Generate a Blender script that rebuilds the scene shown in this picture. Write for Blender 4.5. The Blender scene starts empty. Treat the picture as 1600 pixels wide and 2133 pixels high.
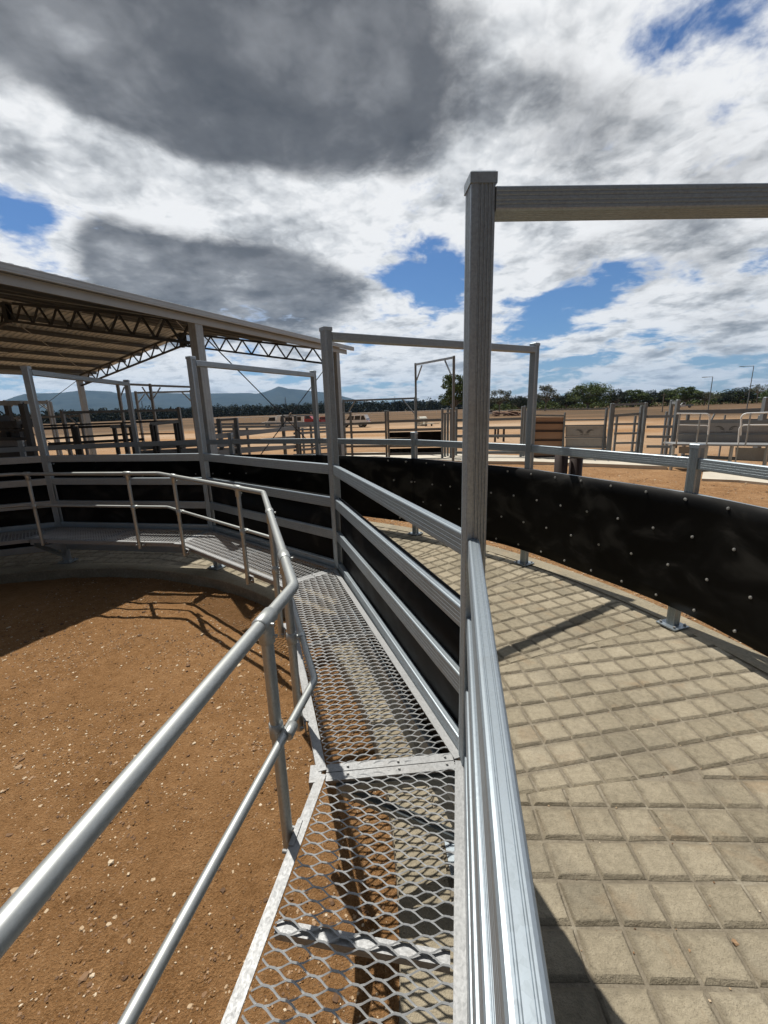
import bpy, math, random
from mathutils import Vector, Matrix, noise
random.seed(7)
R = math.radians
scene = bpy.context.scene
COL = scene.collection

# ------------------------------------------------------------------ camera
CF, CP, CR = 884.15, R(13.5891), R(-1.7861)
CAM = Vector((0, 0, 2.30))
_u = Vector((0, math.sin(CP), math.cos(CP))); _r = Vector((1, 0, 0))
CFW = Vector((0, math.cos(CP), -math.sin(CP)))
CRT = _r*math.cos(CR) + _u*math.sin(CR)
CUP = -_r*math.sin(CR) + _u*math.cos(CR)
cd = bpy.data.cameras.new('camera'); cam = bpy.data.objects.new('camera', cd); COL.objects.link(cam)
cd.sensor_fit = 'HORIZONTAL'; cd.sensor_width = 36; cd.lens = CF/1600*36
cd.clip_start = 0.02; cd.clip_end = 40000
cam.matrix_world = Matrix(((CRT.x, CUP.x, -CFW.x, CAM.x), (CRT.y, CUP.y, -CFW.y, CAM.y), (CRT.z, CUP.z, -CFW.z, CAM.z), (0, 0, 0, 1)))
scene.camera = cam

def ray(px, py): return CRT*((px-800)/CF) - CUP*((py-1066.5)/CF) + CFW
def at(px, py, Y):
    d = ray(px, py); return CAM + d*(Y/d.y)
def atz(px, py, z):
    d = ray(px, py); return CAM + d*((z-CAM.z)/d.z)

# ------------------------------------------------------------------ materials
def mat(name):
    m = bpy.data.materials.new(name); m.use_nodes = True
    nt = m.node_tree; b = nt.nodes['Principled BSDF']
    return m, nt, b
def N(nt, t, **k):
    n = nt.nodes.new(t)
    for a, v in k.items():
        if a in n.inputs.keys(): n.inputs[a].default_value = v
        else: setattr(n, a, v)
    return n
def L(nt, a, b): nt.links.new(a, b)
def ramp(nt, fac, stops):
    r = nt.nodes.new('ShaderNodeValToRGB'); e = r.color_ramp.elements
    while len(e) < len(stops): e.new(.5)
    for q, (p, c) in zip(e, stops):
        q.position = p; q.color = (c[0], c[1], c[2], 1) if not isinstance(c, (int, float)) else (c, c, c, 1)
    L(nt, fac, r.inputs[0]); return r.outputs[0]
def mathn(nt, op, a, b=None, c=None, clamp=False):
    n = nt.nodes.new('ShaderNodeMath'); n.operation = op; n.use_clamp = clamp
    for i, x in enumerate((a, b, c)):
        if x is None: continue
        if isinstance(x, (int, float)): n.inputs[i].default_value = x
        else: L(nt, x, n.inputs[i])
    return n.outputs[0]
def mixc(nt, f, a, b, mode='MIX'):
    n = nt.nodes.new('ShaderNodeMix'); n.data_type = 'RGBA'; n.blend_type = mode
    for i, x in ((0, f), (6, a), (7, b)):
        if isinstance(x, (int, float)): n.inputs[i].default_value = x
        elif isinstance(x, (tuple, list)): n.inputs[i].default_value = (*x, 1)
        else: L(nt, x, n.inputs[i])
    return n.outputs[2]
def noise_n(nt, vec, scale, detail=4, rough=.55, dist=0, dim='3D'):
    n = nt.nodes.new('ShaderNodeTexNoise'); n.noise_dimensions = dim
    n.inputs['Scale'].default_value = scale; n.inputs['Detail'].default_value = detail
    n.inputs['Roughness'].default_value = rough; n.inputs['Distortion'].default_value = dist
    if vec is not None: L(nt, vec, n.inputs['Vector'])
    return n.outputs[0]
def bump(nt, b, h, strength, dist):
    n = nt.nodes.new('ShaderNodeBump'); n.inputs['Strength'].default_value = strength; n.inputs['Distance'].default_value = dist
    L(nt, h, n.inputs['Height']); L(nt, n.outputs[0], b.inputs['Normal'])
def objcoord(nt): return nt.nodes.new('ShaderNodeTexCoord').outputs['Object']
def scalev(nt, v, s):
    n = nt.nodes.new('ShaderNodeMapping'); n.inputs['Scale'].default_value = s; L(nt, v, n.inputs['Vector']); return n.outputs[0]

def galv(name, base=(.5, .52, .53), rough=.42, metal=.8, spangle=1.0):
    m, nt, b = mat(name)
    uv = nt.nodes.new('ShaderNodeTexCoord').outputs['UV']
    oc = objcoord(nt)
    st = noise_n(nt, scalev(nt, uv, (.8, 45, 1)), 1.0, 2, .5); mo = noise_n(nt, scalev(nt, uv, (55, 110, 1)), 1.0, 3, .65)
    bl = noise_n(nt, oc, 7, 5, .65)
    vo = nt.nodes.new('ShaderNodeTexVoronoi'); vo.inputs['Scale'].default_value = 130; L(nt, oc, vo.inputs['Vector'])
    sp = nt.nodes.new('ShaderNodeSeparateColor'); L(nt, vo.outputs['Color'], sp.inputs[0])
    f = mathn(nt, 'ADD', mathn(nt, 'ADD', mathn(nt, 'MULTIPLY', st, .10), mathn(nt, 'MULTIPLY', mo, .50)), mathn(nt, 'ADD', mathn(nt, 'MULTIPLY', bl, .30), mathn(nt, 'MULTIPLY', mathn(nt, 'SUBTRACT', sp.outputs[0], .5), .14*spangle)))
    d = tuple(x*.80 for x in base); l = tuple(min(1, x*1.2) for x in base)
    gm = noise_n(nt, oc, 2.3, 6, .68)
    L(nt, mixc(nt, ramp(nt, gm, [(.56, 0), (.74, .42)]), ramp(nt, f, [(.28, d), (.5, base), (.78, l)]), tuple(x*k for x, k in zip(base, (.62, .52, .42)))), b.inputs['Base Color'])
    L(nt, ramp(nt, f, [(.25, rough+.14), (.8, rough-.1)]), b.inputs['Roughness'])
    b.inputs['Metallic'].default_value = metal
    bump(nt, b, bl, .05, .004)
    return m
M = {}
M['galv'] = galv('galvanised_steel', (.315, .36, .39), .40, .70)
M['pipe'] = galv('galvanised_pipe', (.42, .435, .42), .42, .72, .6)
M['mesh'] = galv('walkway_steel', (.48, .49, .49), .5, .5, .3)
M['frame'] = galv('walkway_frame_steel', (.31, .315, .315), .56, .55)
M['shedsteel'] = galv('shed_steel', (.34, .375, .39), .55, .55, .3)
M['yard'] = galv('yard_rail_steel', (.20, .222, .235), .5, .45, .4)
M['shade'] = galv('shaded_grey_steel', (.085, .088, .088), .6, .3, .3)  # grey steel, its darker colour standing in for shade on the gates
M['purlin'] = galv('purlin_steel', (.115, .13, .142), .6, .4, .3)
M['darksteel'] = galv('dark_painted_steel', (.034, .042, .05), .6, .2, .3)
M['bolt'] = galv('bolt_steel', (.36, .36, .35), .5, .6, .2)
M['sheet'] = galv('yard_sheet_steel', (.34, .335, .32), .6, .35, .4)

def plain(name, col, rough=.7, metal=0, var=.25, scale=6, bmp=.2):
    m, nt, b = mat(name); oc = objcoord(nt)
    n = noise_n(nt, oc, scale, 5, .6)
    L(nt, ramp(nt, n, [(.25, tuple(c*(1-var) for c in col)), (.75, tuple(min(1, c*(1+var)) for c in col))]), b.inputs['Base Color'])
    b.inputs['Roughness'].default_value = rough; b.inputs['Metallic'].default_value = metal
    if bmp: bump(nt, b, noise_n(nt, oc, scale*8, 3), bmp, .004)
    return m
M['rust'] = plain('weathered_pipe', (.035, .022, .018), .6, .3)
M['white'] = plain('white_paint', (.75, .75, .73), .35, 0, .04, 3, 0)
M['red'] = plain('red_paint', (.42, .03, .025), .35, 0, .08, 3, 0)
M['glass'] = plain('dark_glass', (.015, .017, .02), .08, 0, .05, 3, 0)
M['tyre'] = plain('tyre_rubber', (.02, .02, .02), .8)
M['decal'] = plain('printed_emblem', (.10, .10, .095), .6, 0, .1, 6, 0)
M['artred'] = plain('printed_art', (.28, .10, .06), .6, 0, .1, 6, 0)
M['cream'] = plain('cream_tank', (.62, .6, .5), .5, 0, .06, 3, 0)
M['roof'] = plain('roof_sheet', (.46, .545, .62), .5, .05, .08, 2, .05)
M['fascia'] = plain('roof_trim', (.36, .395, .41), .5, .3, .08, 2, 0)
M['bark'] = plain('gum_bark', (.22, .19, .15), .9, 0, .4, 3)
M['pylon'] = plain('pylon_steel', (.16, .19, .22), .6, .3, .1, 1, 0)
M['dirtreflection'] = plain('sheet_dirt_reflection', (.30, .185, .115), .6, .1, .12, 1.5, 0)  # brown reflection of the dirt put into the sheet's base colour
M['lampgrey'] = plain('lamp_post_paint', (.20, .21, .21), .5, .3, .1, 3, 0)
M['flatconc'] = plain('smooth_concrete', (.52, .47, .38), .85, 0, .12, 1.3)
M['rubble'] = plain('rubble', (.17, .10, .07), .9, 0, .5, 2)

# rubber
m, nt, b = mat('black_rubber'); oc = objcoord(nt)
sm = noise_n(nt, scalev(nt, oc, (1, 1, 1.6)), 1.7, 4, .5, .9)
L(nt, ramp(nt, sm, [(.45, (.0018, .0018, .0018)), (.55, (.006, .0058, .0054)), (.64, (.021, .020, .018)), (.78, (.034, .032, .029))]), b.inputs['Base Color'])  # paler patches: scuffs, with belt sheen put into the colour
L(nt, ramp(nt, sm, [(.4, .45), (.75, .7)]), b.inputs['Roughness'])
b.inputs['Specular IOR Level'].default_value = .10
bump(nt, b, noise_n(nt, oc, 2.2, 2, .5), .5, .03)
M['rubber'] = m

# concrete pavers
m, nt, b = mat('stamped_concrete'); oc = objcoord(nt)
g = nt.nodes.new('ShaderNodeNewGeometry')
big = noise_n(nt, oc, 1.3, 5, .6); fine = noise_n(nt, oc, 26, 6, .7); spk = noise_n(nt, oc, 170, 2, .5)
f = mathn(nt, 'ADD', mathn(nt, 'MULTIPLY', big, .5), mathn(nt, 'MULTIPLY', fine, .5))
f = mathn(nt, 'ADD', f, mathn(nt, 'MULTIPLY', mathn(nt, 'SUBTRACT', g.outputs['Random Per Island'], .5), .16))
c = ramp(nt, f, [(.28, (.175, .148, .103)), (.44, (.285, .246, .174)), (.58, (.365, .315, .226)), (.78, (.465, .41, .305))])
c = mixc(nt, ramp(nt, spk, [(.58, 0), (.70, .5)]), c, (.12, .10, .07))
st = noise_n(nt, oc, 3.1, 3, .6, .6)
c = mixc(nt, ramp(nt, st, [(.58, 0), (.74, .40)]), c, (.30, .19, .10))
ln = noise_n(nt, oc, 38, 5, .72)
c = mixc(nt, ramp(nt, ln, [(.54, 0), (.70, .34)]), c, (.17, .145, .105))
gr = noise_n(nt, oc, 1.9, 4, .6, .4)
c = mixc(nt, ramp(nt, gr, [(.52, 0), (.70, .46)]), c, (.150, .135, .105))
# worn, dirt filled block edges
uvs_ = nt.nodes.new('ShaderNodeSeparateXYZ'); L(nt, nt.nodes.new('ShaderNodeTexCoord').outputs['UV'], uvs_.inputs[0])
ed = mathn(nt, 'MAXIMUM', mathn(nt, 'ABSOLUTE', uvs_.outputs[0]), mathn(nt, 'ABSOLUTE', uvs_.outputs[1]))
ed = mathn(nt, 'ADD', ed, mathn(nt, 'MULTIPLY', mathn(nt, 'SUBTRACT', noise_n(nt, oc, 14, 5, .7), .5), 1.1))
c = mixc(nt, ramp(nt, mathn(nt, 'MULTIPLY', ed, .5), [(.38, 0), (.55, .55)]), c, (.165, .14, .10))
L(nt, c, b.inputs['Base Color']); b.inputs['Roughness'].default_value = .9
bump(nt, b, mathn(nt, 'ADD', mathn(nt, 'ADD', mathn(nt, 'MULTIPLY', fine, .9), mathn(nt, 'MULTIPLY', spk, .25)), mathn(nt, 'MULTIPLY', ln, .5)), .8, .016)
b.inputs['Specular IOR Level'].default_value = .2; M['paver'] = m
m, nt, b = mat('groove_mortar'); oc = objcoord(nt)
fine = noise_n(nt, oc, 34, 6, .75); big = noise_n(nt, oc, 2.1, 4, .6)
f = mathn(nt, 'ADD', mathn(nt, 'MULTIPLY', big, .4), mathn(nt, 'MULTIPLY', fine, .6))
L(nt, ramp(nt, f, [(.3, (.12, .10, .07)), (.5, (.215, .182, .13)), (.72, (.37, .33, .25))]), b.inputs['Base Color'])
b.inputs['Roughness'].default_value = .92; bump(nt, b, fine, .7, .015)
M['groove'] = m

# dirt
m, nt, b = mat('gravelly_dirt')
pos = nt.nodes.new('ShaderNodeNewGeometry').outputs['Position']
n1 = noise_n(nt, pos, .9, 6, .62); n2 = noise_n(nt, pos, 11, 6, .7); n3 = noise_n(nt, pos, 75, 4, .7)
f = mathn(nt, 'ADD', mathn(nt, 'MULTIPLY', n1, .28), mathn(nt, 'ADD', mathn(nt, 'MULTIPLY', n2, .36), mathn(nt, 'MULTIPLY', n3, .36)))
near = ramp(nt, f, [(.32, (.145, .072, .029)), (.45, (.285, .151, .063)), (.55, (.365, .201, .090)), (.70, (.48, .298, .145))])
out = ramp(nt, f, [(.36, (.15, .075, .032)), (.5, (.33, .185, .088)), (.66, (.50, .325, .18))])
sx = nt.nodes.new('ShaderNodeSeparateXYZ'); L(nt, pos, sx.inputs[0])
dx = mathn(nt, 'SUBTRACT', sx.outputs[0], -4.84); dy = mathn(nt, 'SUBTRACT', sx.outputs[1], 1.5)
rr = mathn(nt, 'SQRT', mathn(nt, 'ADD', mathn(nt, 'MULTIPLY', dx, dx), mathn(nt, 'MULTIPLY', dy, dy)))
c = mixc(nt, mathn(nt, 'MULTIPLY_ADD', rr, .2, -1.2, True), near, out)
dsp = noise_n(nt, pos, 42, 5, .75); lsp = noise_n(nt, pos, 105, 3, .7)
c = mixc(nt, ramp(nt, dsp, [(.30, .62), (.44, 0)]), c, (.085, .045, .020))  # dark specks: soil tone, with crevice shade put into the colour
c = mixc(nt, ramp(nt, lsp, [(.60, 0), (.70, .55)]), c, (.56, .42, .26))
lg = noise_n(nt, scalev(nt, pos, (.02, .05, .02)), 1.0, 5, .6)
pale = mixc(nt, ramp(nt, lg, [(.40, 0), (.56, 1)]), c, (.42, .305, .205))
c = mixc(nt, mathn(nt, 'MULTIPLY_ADD', rr, .05, -.9, True), c, pale)
dry = noise_n(nt, scalev(nt, pos, (.012, .03, .02)), 1.0, 6, .65)
grass = ramp(nt, dry, [(.32, (.075, .056, .034)), (.5, (.125, .082, .05)), (.66, (.20, .125, .07))])
c = mixc(nt, mathn(nt, 'MULTIPLY_ADD', rr, .03, -1.75, True), c, grass)
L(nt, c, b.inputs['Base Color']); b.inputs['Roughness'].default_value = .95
bump(nt, b, mathn(nt, 'ADD', mathn(nt, 'MULTIPLY', n2, .7), mathn(nt, 'MULTIPLY', n3, .9)), 1.0, .034)
b.inputs['Specular IOR Level'].default_value = .05; M['dirt'] = m
m, nt, b = mat('stones'); g = nt.nodes.new('ShaderNodeNewGeometry')
c = ramp(nt, g.outputs['Random Per Island'], [(0, (.08, .042, .02)), (.35, (.20, .11, .052)), (.6, (.32, .20, .11)), (.82, (.47, .35, .22)), (1, (.62, .52, .38))])
L(nt, mixc(nt, .35, c, ramp(nt, noise_n(nt, objcoord(nt), 60, 3), [(.3, .2), (.7, .7)]), 'SOFT_LIGHT'), b.inputs['Base Color'])
b.inputs['Roughness'].default_value = .85
M['stone'] = m

def leafmat(name, a, bb):
    m, nt, b = mat(name); g = nt.nodes.new('ShaderNodeNewGeometry')
    L(nt, ramp(nt, g.outputs['Random Per Island'], [(0, a), (1, bb)]), b.inputs['Base Color'])
    b.inputs['Roughness'].default_value = .75; b.inputs['Specular IOR Level'].default_value = .15
    return m
M['leaf'] = leafmat('gum_leaves', (.035, .058, .016), (.13, .17, .05))
M['leafdark'] = leafmat('dark_leaves', (.011, .018, .011), (.034, .045, .023))
M['leafgrey'] = leafmat('grey_gum_leaves', (.05, .055, .03), (.13, .13, .075))
m, nt, b = mat('forested_hills'); pos = nt.nodes.new('ShaderNodeNewGeometry').outputs['Position']
n = noise_n(nt, pos, .004, 8, .65)
L(nt, ramp(nt, n, [(.35, (.016, .026, .030)), (.65, (.040, .052, .050))]), b.inputs['Base Color']); b.inputs['Roughness'].default_value = 1; b.inputs['Specular IOR Level'].default_value = 0
M['hills'] = m

# ------------------------------------------------------------------ mesh builder
class MB:
    def __init__(s): s.v = []; s.f = []; s.uv = []; s.sm = []
    def add(s, vs, fs, uvs=None, smooth=False):
        o = len(s.v); s.v += [tuple(x) for x in vs]
        for i, f in enumerate(fs):
            s.f.append(tuple(o+j for j in f)); s.sm.append(smooth)
            s.uv.append(uvs[i] if uvs else [(vs[j][0]+vs[j][2]*.3, vs[j][1]) for j in f])
        return s
    def box(s, c, size, ax=None, bev=0):
        c = Vector(c); hx, hy, hz = (x/2 for x in size)
        X, Y, Z = ax if ax else (Vector((1, 0, 0)), Vector((0, 1, 0)), Vector((0, 0, 1)))
        vs = [c + X*(hx*a) + Y*(hy*b) + Z*(hz*d) for d in (-1, 1) for b in (-1, 1) for a in (-1, 1)]
        return s.add(vs, [(0, 2, 3, 1), (4, 5, 7, 6), (0, 1, 5, 4), (2, 6, 7, 3), (0, 4, 6, 2), (1, 3, 7, 5)])
    def bar(s, p, q, prof, up=(0, 0, 1), side=None):
        p = Vector(p); q = Vector(q); d = (q-p); ln = d.length; d = d/ln
        if side is None:
            side = d.cross(Vector(up))
            side = side.normalized() if side.length > 1e-3 else Vector((1, 0, 0))
        else: side = Vector(side)
        upv = side.cross(d).normalized()
        n = len(prof); vs = [p + side*a + upv*b for a, b in prof] + [q + side*a + upv*b for a, b in prof]
        per = [0]
        for i in range(n):
            a, b = prof[i], prof[(i+1) % n]; per.append(per[-1]+math.hypot(a[0]-b[0], a[1]-b[1]))
        fs = []; uvs = []
        for i in range(n):
            j = (i+1) % n
            fs.append((i, j, n+j, n+i)); uvs.append([(0, per[i]), (0, per[i+1]), (ln, per[i+1]), (ln, per[i])])
        fs.append(tuple(range(n-1, -1, -1))); uvs.append([(0, 0)]*n)
        fs.append(tuple(range(n, 2*n))); uvs.append([(0, 0)]*n)
        return s.add(vs, fs, uvs)
    def tube(s, pts, r, n=12, caps=True):
        pts = [Vector(p) for p in pts]; rs = r if isinstance(r, (list, tuple)) else [r]*len(pts)
        d0 = (pts[1]-pts[0]).normalized()
        a = d0.cross(Vector((0, 0, 1)))
        if a.length < .1: a = d0.cross(Vector((1, 0, 0)))
        a.normalize(); vs = []; ll = [0]
        for i, p in enumerate(pts):
            if i: ll.append(ll[-1]+(p-pts[i-1]).length)
            if i == 0: t = d0
            elif i == len(pts)-1: t = (p-pts[i-1]).normalized()
            else: t = ((p-pts[i-1]).normalized()+(pts[i+1]-p).normalized()).normalized()
            a = (a - t*a.dot(t)).normalized(); b = t.cross(a)
            k = 1
            if 0 < i < len(pts)-1: k = 1/max(.6, t.dot((p-pts[i-1]).normalized()))
            for j in range(n):
                an = 2*math.pi*j/n; vs.append(p + (a*math.cos(an)+b*math.sin(an))*rs[i])
        fs = []; uvs = []
        for i in range(len(pts)-1):
            for j in range(n):
                k = (j+1) % n
                fs.append((i*n+j, i*n+k, (i+1)*n+k, (i+1)*n+j)); w = 2*math.pi*rs[i]/n
                uvs.append([(ll[i], j*w), (ll[i], (j+1)*w), (ll[i+1], (j+1)*w), (ll[i+1], j*w)])
        s.add(vs, fs, uvs, True)
        if caps:
            e = len(pts)-1
            s.add(vs[:n], [tuple(range(n-1, -1, -1))]); s.add(vs[e*n:], [tuple(range(n))])
        return s
    def build(s, name, m, parent=None, **props):
        me = bpy.data.meshes.new(name); me.from_pydata(s.v, [], s.f)
        ul = me.uv_layers.new(name='UVMap'); k = 0; flat = []
        for u in s.uv:
            for x in u: flat += [x[0], x[1]]
        ul.data.foreach_set('uv', flat)
        me.polygons.foreach_set('use_smooth', s.sm); me.materials.append(M[m] if isinstance(m, str) else m); me.update()
        o = bpy.data.objects.new(name, me); COL.objects.link(o)
        if parent is not None: o.parent = parent; o.matrix_parent_inverse = parent.matrix_world.inverted()
        for a, b in props.items(): o[a] = b
        return o
def thing(name, label, cat, loc=(0, 0, 0), group=None):
    o = bpy.data.objects.new(name, None); COL.objects.link(o); o.location = loc; o.empty_display_size = .1
    o.matrix_world = Matrix.Translation(loc)
    o['label'] = label; o['category'] = cat
    if group: o['group'] = group
    return o
def copy_part(o, parent, mw):
    c = o.copy(); COL.objects.link(c)
    if parent is not None: c.parent = parent; c.matrix_parent_inverse = parent.matrix_world.inverted()
    c.matrix_world = mw
    return c
def copy_tree(root, mw, label=None, cat=None, group=None):
    r = root.copy(); COL.objects.link(r); r.matrix_world = mw
    if label: r['label'] = label
    if group: r['group'] = group
    def rec(src, dst):
        for ch in src.children:
            c = ch.copy(); COL.objects.link(c); c.parent = dst; c.matrix_parent_inverse = ch.matrix_parent_inverse.copy(); c.matrix_basis = ch.matrix_basis.copy(); rec(ch, c)
    rec(root, r); return r

def prof(w, h, rad=.008, gw=(), gh=(), gd=.0016, gww=.0022, seg=3):
    """rounded rectangle with shallow rolled grooves; w = side, h = up"""
    P = []
    def side(p0, p1, nrm, gs):
        d = Vector(p1)-Vector(p0); ln = d.length; d /= ln; mid = ln/2
        P.append(tuple(p0))
        for g in sorted(gs):
            t = mid+g
            for dt, dep in ((-gww, 0), (-gww*.4, gd), (gww*.4, gd), (gww, 0)):
                q = Vector(p0)+d*(t+dt)-Vector(nrm)*dep; P.append((q.x, q.y))
        P.append(tuple(p1))
    def corner(cx, cy, a0):
        for i in range(1, seg):
            a = R(a0+90*i/seg); P.append((cx+rad*math.cos(a), cy+rad*math.sin(a)))
    W, H = w/2, h/2
    side((-W+rad, -H), (W-rad, -H), (0, -1), gw); corner(W-rad, -H+rad, 270)
    side((W, -H+rad), (W, H-rad), (1, 0), gh); corner(W-rad, H-rad, 0)
    side((W-rad, H), (-W+rad, H), (0, 1), gw); corner(-W+rad, H-rad, 90)
    side((-W, H-rad), (-W, -H+rad), (-1, 0), gh); corner(-W+rad, -H+rad, 180)
    return P
def rectp(w, h): return [(-w/2, -h/2), (w/2, -h/2), (w/2, h/2), (-w/2, h/2)]
RAILP = prof(.047, .108, .010, (-.008, .008), (-.022, .0, .022))
RAILS = prof(.044, .108, .008, (), (), seg=2)
POSTP = prof(.089, .089, .008, (-.028, -.015, -.002, .012), (-.028, -.013, .003, .016), .0042, .0048)
POST8 = prof(.09, .09, .006, (-.02, .02), (-.02, .02))
BEAMP = prof(.1, .078, .008, (-.03, -.015, 0., .015, .03), (-.02, -.008, .008, .02), .002, .003)

# ------------------------------------------------------------------ race geometry
O = Vector((-4.8354, 1.5001, 0)); RI, RO, RH, RC = 5.2145, 8.2052, 4.4379, 4.50
A0, DA = 2.4906, 30.8198
ZT, ZR, ZC, ZH, ZS = 3.082, 1.762, .616, 1.577, 1.885
def pol(r, k, z=0):
    a = R(A0+DA*k); return O + Vector((r*math.cos(a), r*math.sin(a), z))
def polr(k):
    a = R(A0+DA*k); return Vector((math.cos(a), math.sin(a), 0))
def tang(k):
    a = R(A0+DA*k); return Vector((-math.sin(a), math.cos(a), 0))
IN = {0: (.3794, 1.7399), 1: (-.509, 4.4123), 2: (-2.5974, 6.2018), 3: (-5.2732, 6.6974), -1: (-.094, -.93)}
OUT = {1: (2.0654, 5.9639), 2: (-1.3243, 8.8666), 3: (-5.5118, 9.6824), .5: (2.991, 4.033), 1.5: (.5796, 7.6745), 2.5: (-3.3533, 9.5689)}
def pin(k, z=0):
    return Vector((*IN[k], z)) if k in IN else pol(RI, k, z)
def pout(k, z=0):
    return Vector((*OUT[k], z)) if k in OUT else pol(RO, k, z)

def cap(parent, c, k, w=.0955):
    mb = MB(); X, Y = polr(k), tang(k); c = Vector(c); h = w/2; Z = Vector((0, 0, 1))
    vs = []
    for hh, z in ((h, -.030), (h, .003), (h*.86, .009)):
        for a, b in ((-1, -1), (1, -1), (1, 1), (-1, 1)): vs.append(c+X*(hh*a)+Y*(hh*b)+Z*z)
    fs = [(3, 2, 1, 0), (8, 9, 10, 11)]
    for l in (0, 4):
        for i in range(4): j = (i+1) % 4; fs.append((l+i, l+j, l+4+j, l+4+i))
    mb.add(vs, fs); return mb.build('post_cap', 'galv', parent)
def baseplate(parent, c, k):
    c = Vector(c); X, Y = polr(k), tang(k); Z = Vector((0, 0, 1))
    mb = MB(); mb.box(c+Z*.014, (.21, .21, .014), (X, Y, Z)); p = mb.build('base_plate', 'galv', parent)
    for a in (-1, 1):
        for b_ in (-1, 1):
            q = c+X*(.075*a)+Y*(.075*b_)
            MB().tube([q+Z*.021, q+Z*.042], .013, 6).build('anchor_bolt', 'bolt', p)
def post_mesh(c, k, z0, z1, pr=POSTP):
    c = Vector(c); return MB().bar((c.x, c.y, z0), (c.x, c.y, z1), pr, side=polr(k))

LAB_P = {-1: 'Overhead steel frame across the race behind the walkway gate post nearest the viewer',
         0: 'Tallest nearest overhead frame, its beam running out of the picture on the right',
         1: 'Second overhead frame over the race, just left of the tall front post',
         2: 'Third overhead frame over the race, thin crossed brace rods showing under its beam',
         3: 'Fourth overhead frame over the race, in shade below the shed roof',
         4: 'Overhead frame over the race beyond the left side, deep under the shed'}
for k in (0, 1, 2, 3, 4):
    a, b_ = pin(k), pout(k)
    t = thing('overhead_frame', LAB_P[k], 'overhead frame', a, 'overhead frames spanning the curved race')
    for c in (a, b_):
        p = post_mesh(c, k, .02, ZT-.01).build('post', 'galv', t)
        cap(p, (c.x, c.y, ZT), k); baseplate(p, c, k)
    d = (b_-a).normalized()
    zb = ZT-.078
    MB().bar(a+d*.0445+Vector((0, 0, zb)), b_-d*.0445+Vector((0, 0, zb)), BEAMP).build('header_beam', 'galv', t)

# inner fence : rails + rubber per bay
inner = thing('race_fence', 'Inner race fence of flat galvanised rails lined with black rubber, running along the mesh walkway', 'fence', pin(0))
KI = [-1, 0, 1, 2, 3, 4]
RAILZ = (1.762, 1.405, 1.047, .690, .335)
for a, b_ in zip(KI[:-1], KI[1:]):
    pa, pb = pin(a), pin(b_); d = (pb-pa).normalized(); nrm = Vector((d.y, -d.x, 0))
    for zt in RAILZ:
        z = Vector((0, 0, zt-.054)); MB().bar(pa+d*.0465+z, pb-d*.0465+z, RAILP).build('rail', 'galv', inner)
    # rubber sheet on the race side of the lower rails
    mb = MB(); n = 24; vs = []
    for i in range(n+1):
        q = pa+d*.055+(pb-pa-d*.11)*(i/n)
        for z in (.235, .62, 1.0, 1.415):
            w = .003*math.sin(i*.45+z*3+a)
            for off in (.0245, .0325): vs.append(q+nrm*(off+w)+Vector((0, 0, z)))
    fs = []
    for i in range(n):
        for j in range(3):
            o = i*8+j*2; fs += [(o, o+2, o+10, o+8), (o+1, o+9, o+11, o+3)]
        o = i*8; fs += [(o, o+8, o+9, o+1), (o+6, o+7, o+15, o+14)]
    fs += [(0, 1, 3, 2), (2, 3, 5, 4), (4, 5, 7, 6)]; o = n*8; fs += [(o, o+2, o+3, o+1), (o+2, o+4, o+5, o+3), (o+4, o+6, o+7, o+5)]
    mb.add(vs, fs); mb.sm = [True]*len(mb.sm); sh = mb.build('rubber_sheet', 'rubber', inner)
# hand post at start
for k in (-1,):
    p = post_mesh(pin(k), k, .02, ZT-.01).build('post', 'galv', inner); cap(p, pin(k, ZT), k)

# outer fence
def belt_r(an):
    k = (an-A0)/DA; a = math.floor(k*2+1e-6)/2; fr = (k-a)*2
    pa, pb = pout(a), pout(a+.5)
    return (pa-O).length*(1-fr)+(pb-O).length*fr-.056-.046*(1-math.cos(2*math.pi*fr))/2
outer = thing('race_fence', 'Outer curved race fence faced with a long black rubber belt full of round bolts', 'fence', pout(.5))
KO = [-.5, 0, .5, 1, 1.5, 2, 2.5, 3, 3.5, 4]
SHEETS = []
for ka, kb in ((-.5, 1.5), (1.5, 4)):
    a0, a1 = A0+DA*ka, A0+DA*kb; n = int((a1-a0)/.5); vs = []; fs = []; W = 18
    for i in range(n+1):
        an = a0+(a1-a0)*i/n
        for j in range(9):
            z = .228+(1.428-.228)*j/8
            w = .008*noise.noise(Vector((an*.16, z*2.0, 3)))+.002*math.sin(an*.9+j)
            r = belt_r(min(max(an, a0+.001), a1-.001))+w
            for off in (0, -.009): vs.append(O+Vector(((r+off)*math.cos(R(an)), (r+off)*math.sin(R(an)), z)))
    for i in range(n):
        for j in range(8):
            o = i*W+j*2; fs += [(o, o+2, o+W+2, o+W), (o+1, o+W+1, o+W+3, o+3)]
        o = i*W; fs += [(o, o+W, o+W+1, o+1), (o+16, o+17, o+W+17, o+W+16)]
    for o in (0, n*W):
        for j in range(8): fs.append((o+2*j, o+2*j+2, o+2*j+3, o+2*j+1) if o else (o+2*j, o+2*j+1, o+2*j+3, o+2*j+2))
    me = MB().add(vs, fs, None, True); SHEETS.append((ka, kb, me.build('rubber_sheet', 'rubber', outer)))
for k in KO:
    if k != int(k):
        p = post_mesh(pout(k), k, .02, ZS-.01).build('post', 'galv', outer); cap(p, pout(k, ZS), k); baseplate(p, pout(k), k)
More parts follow.
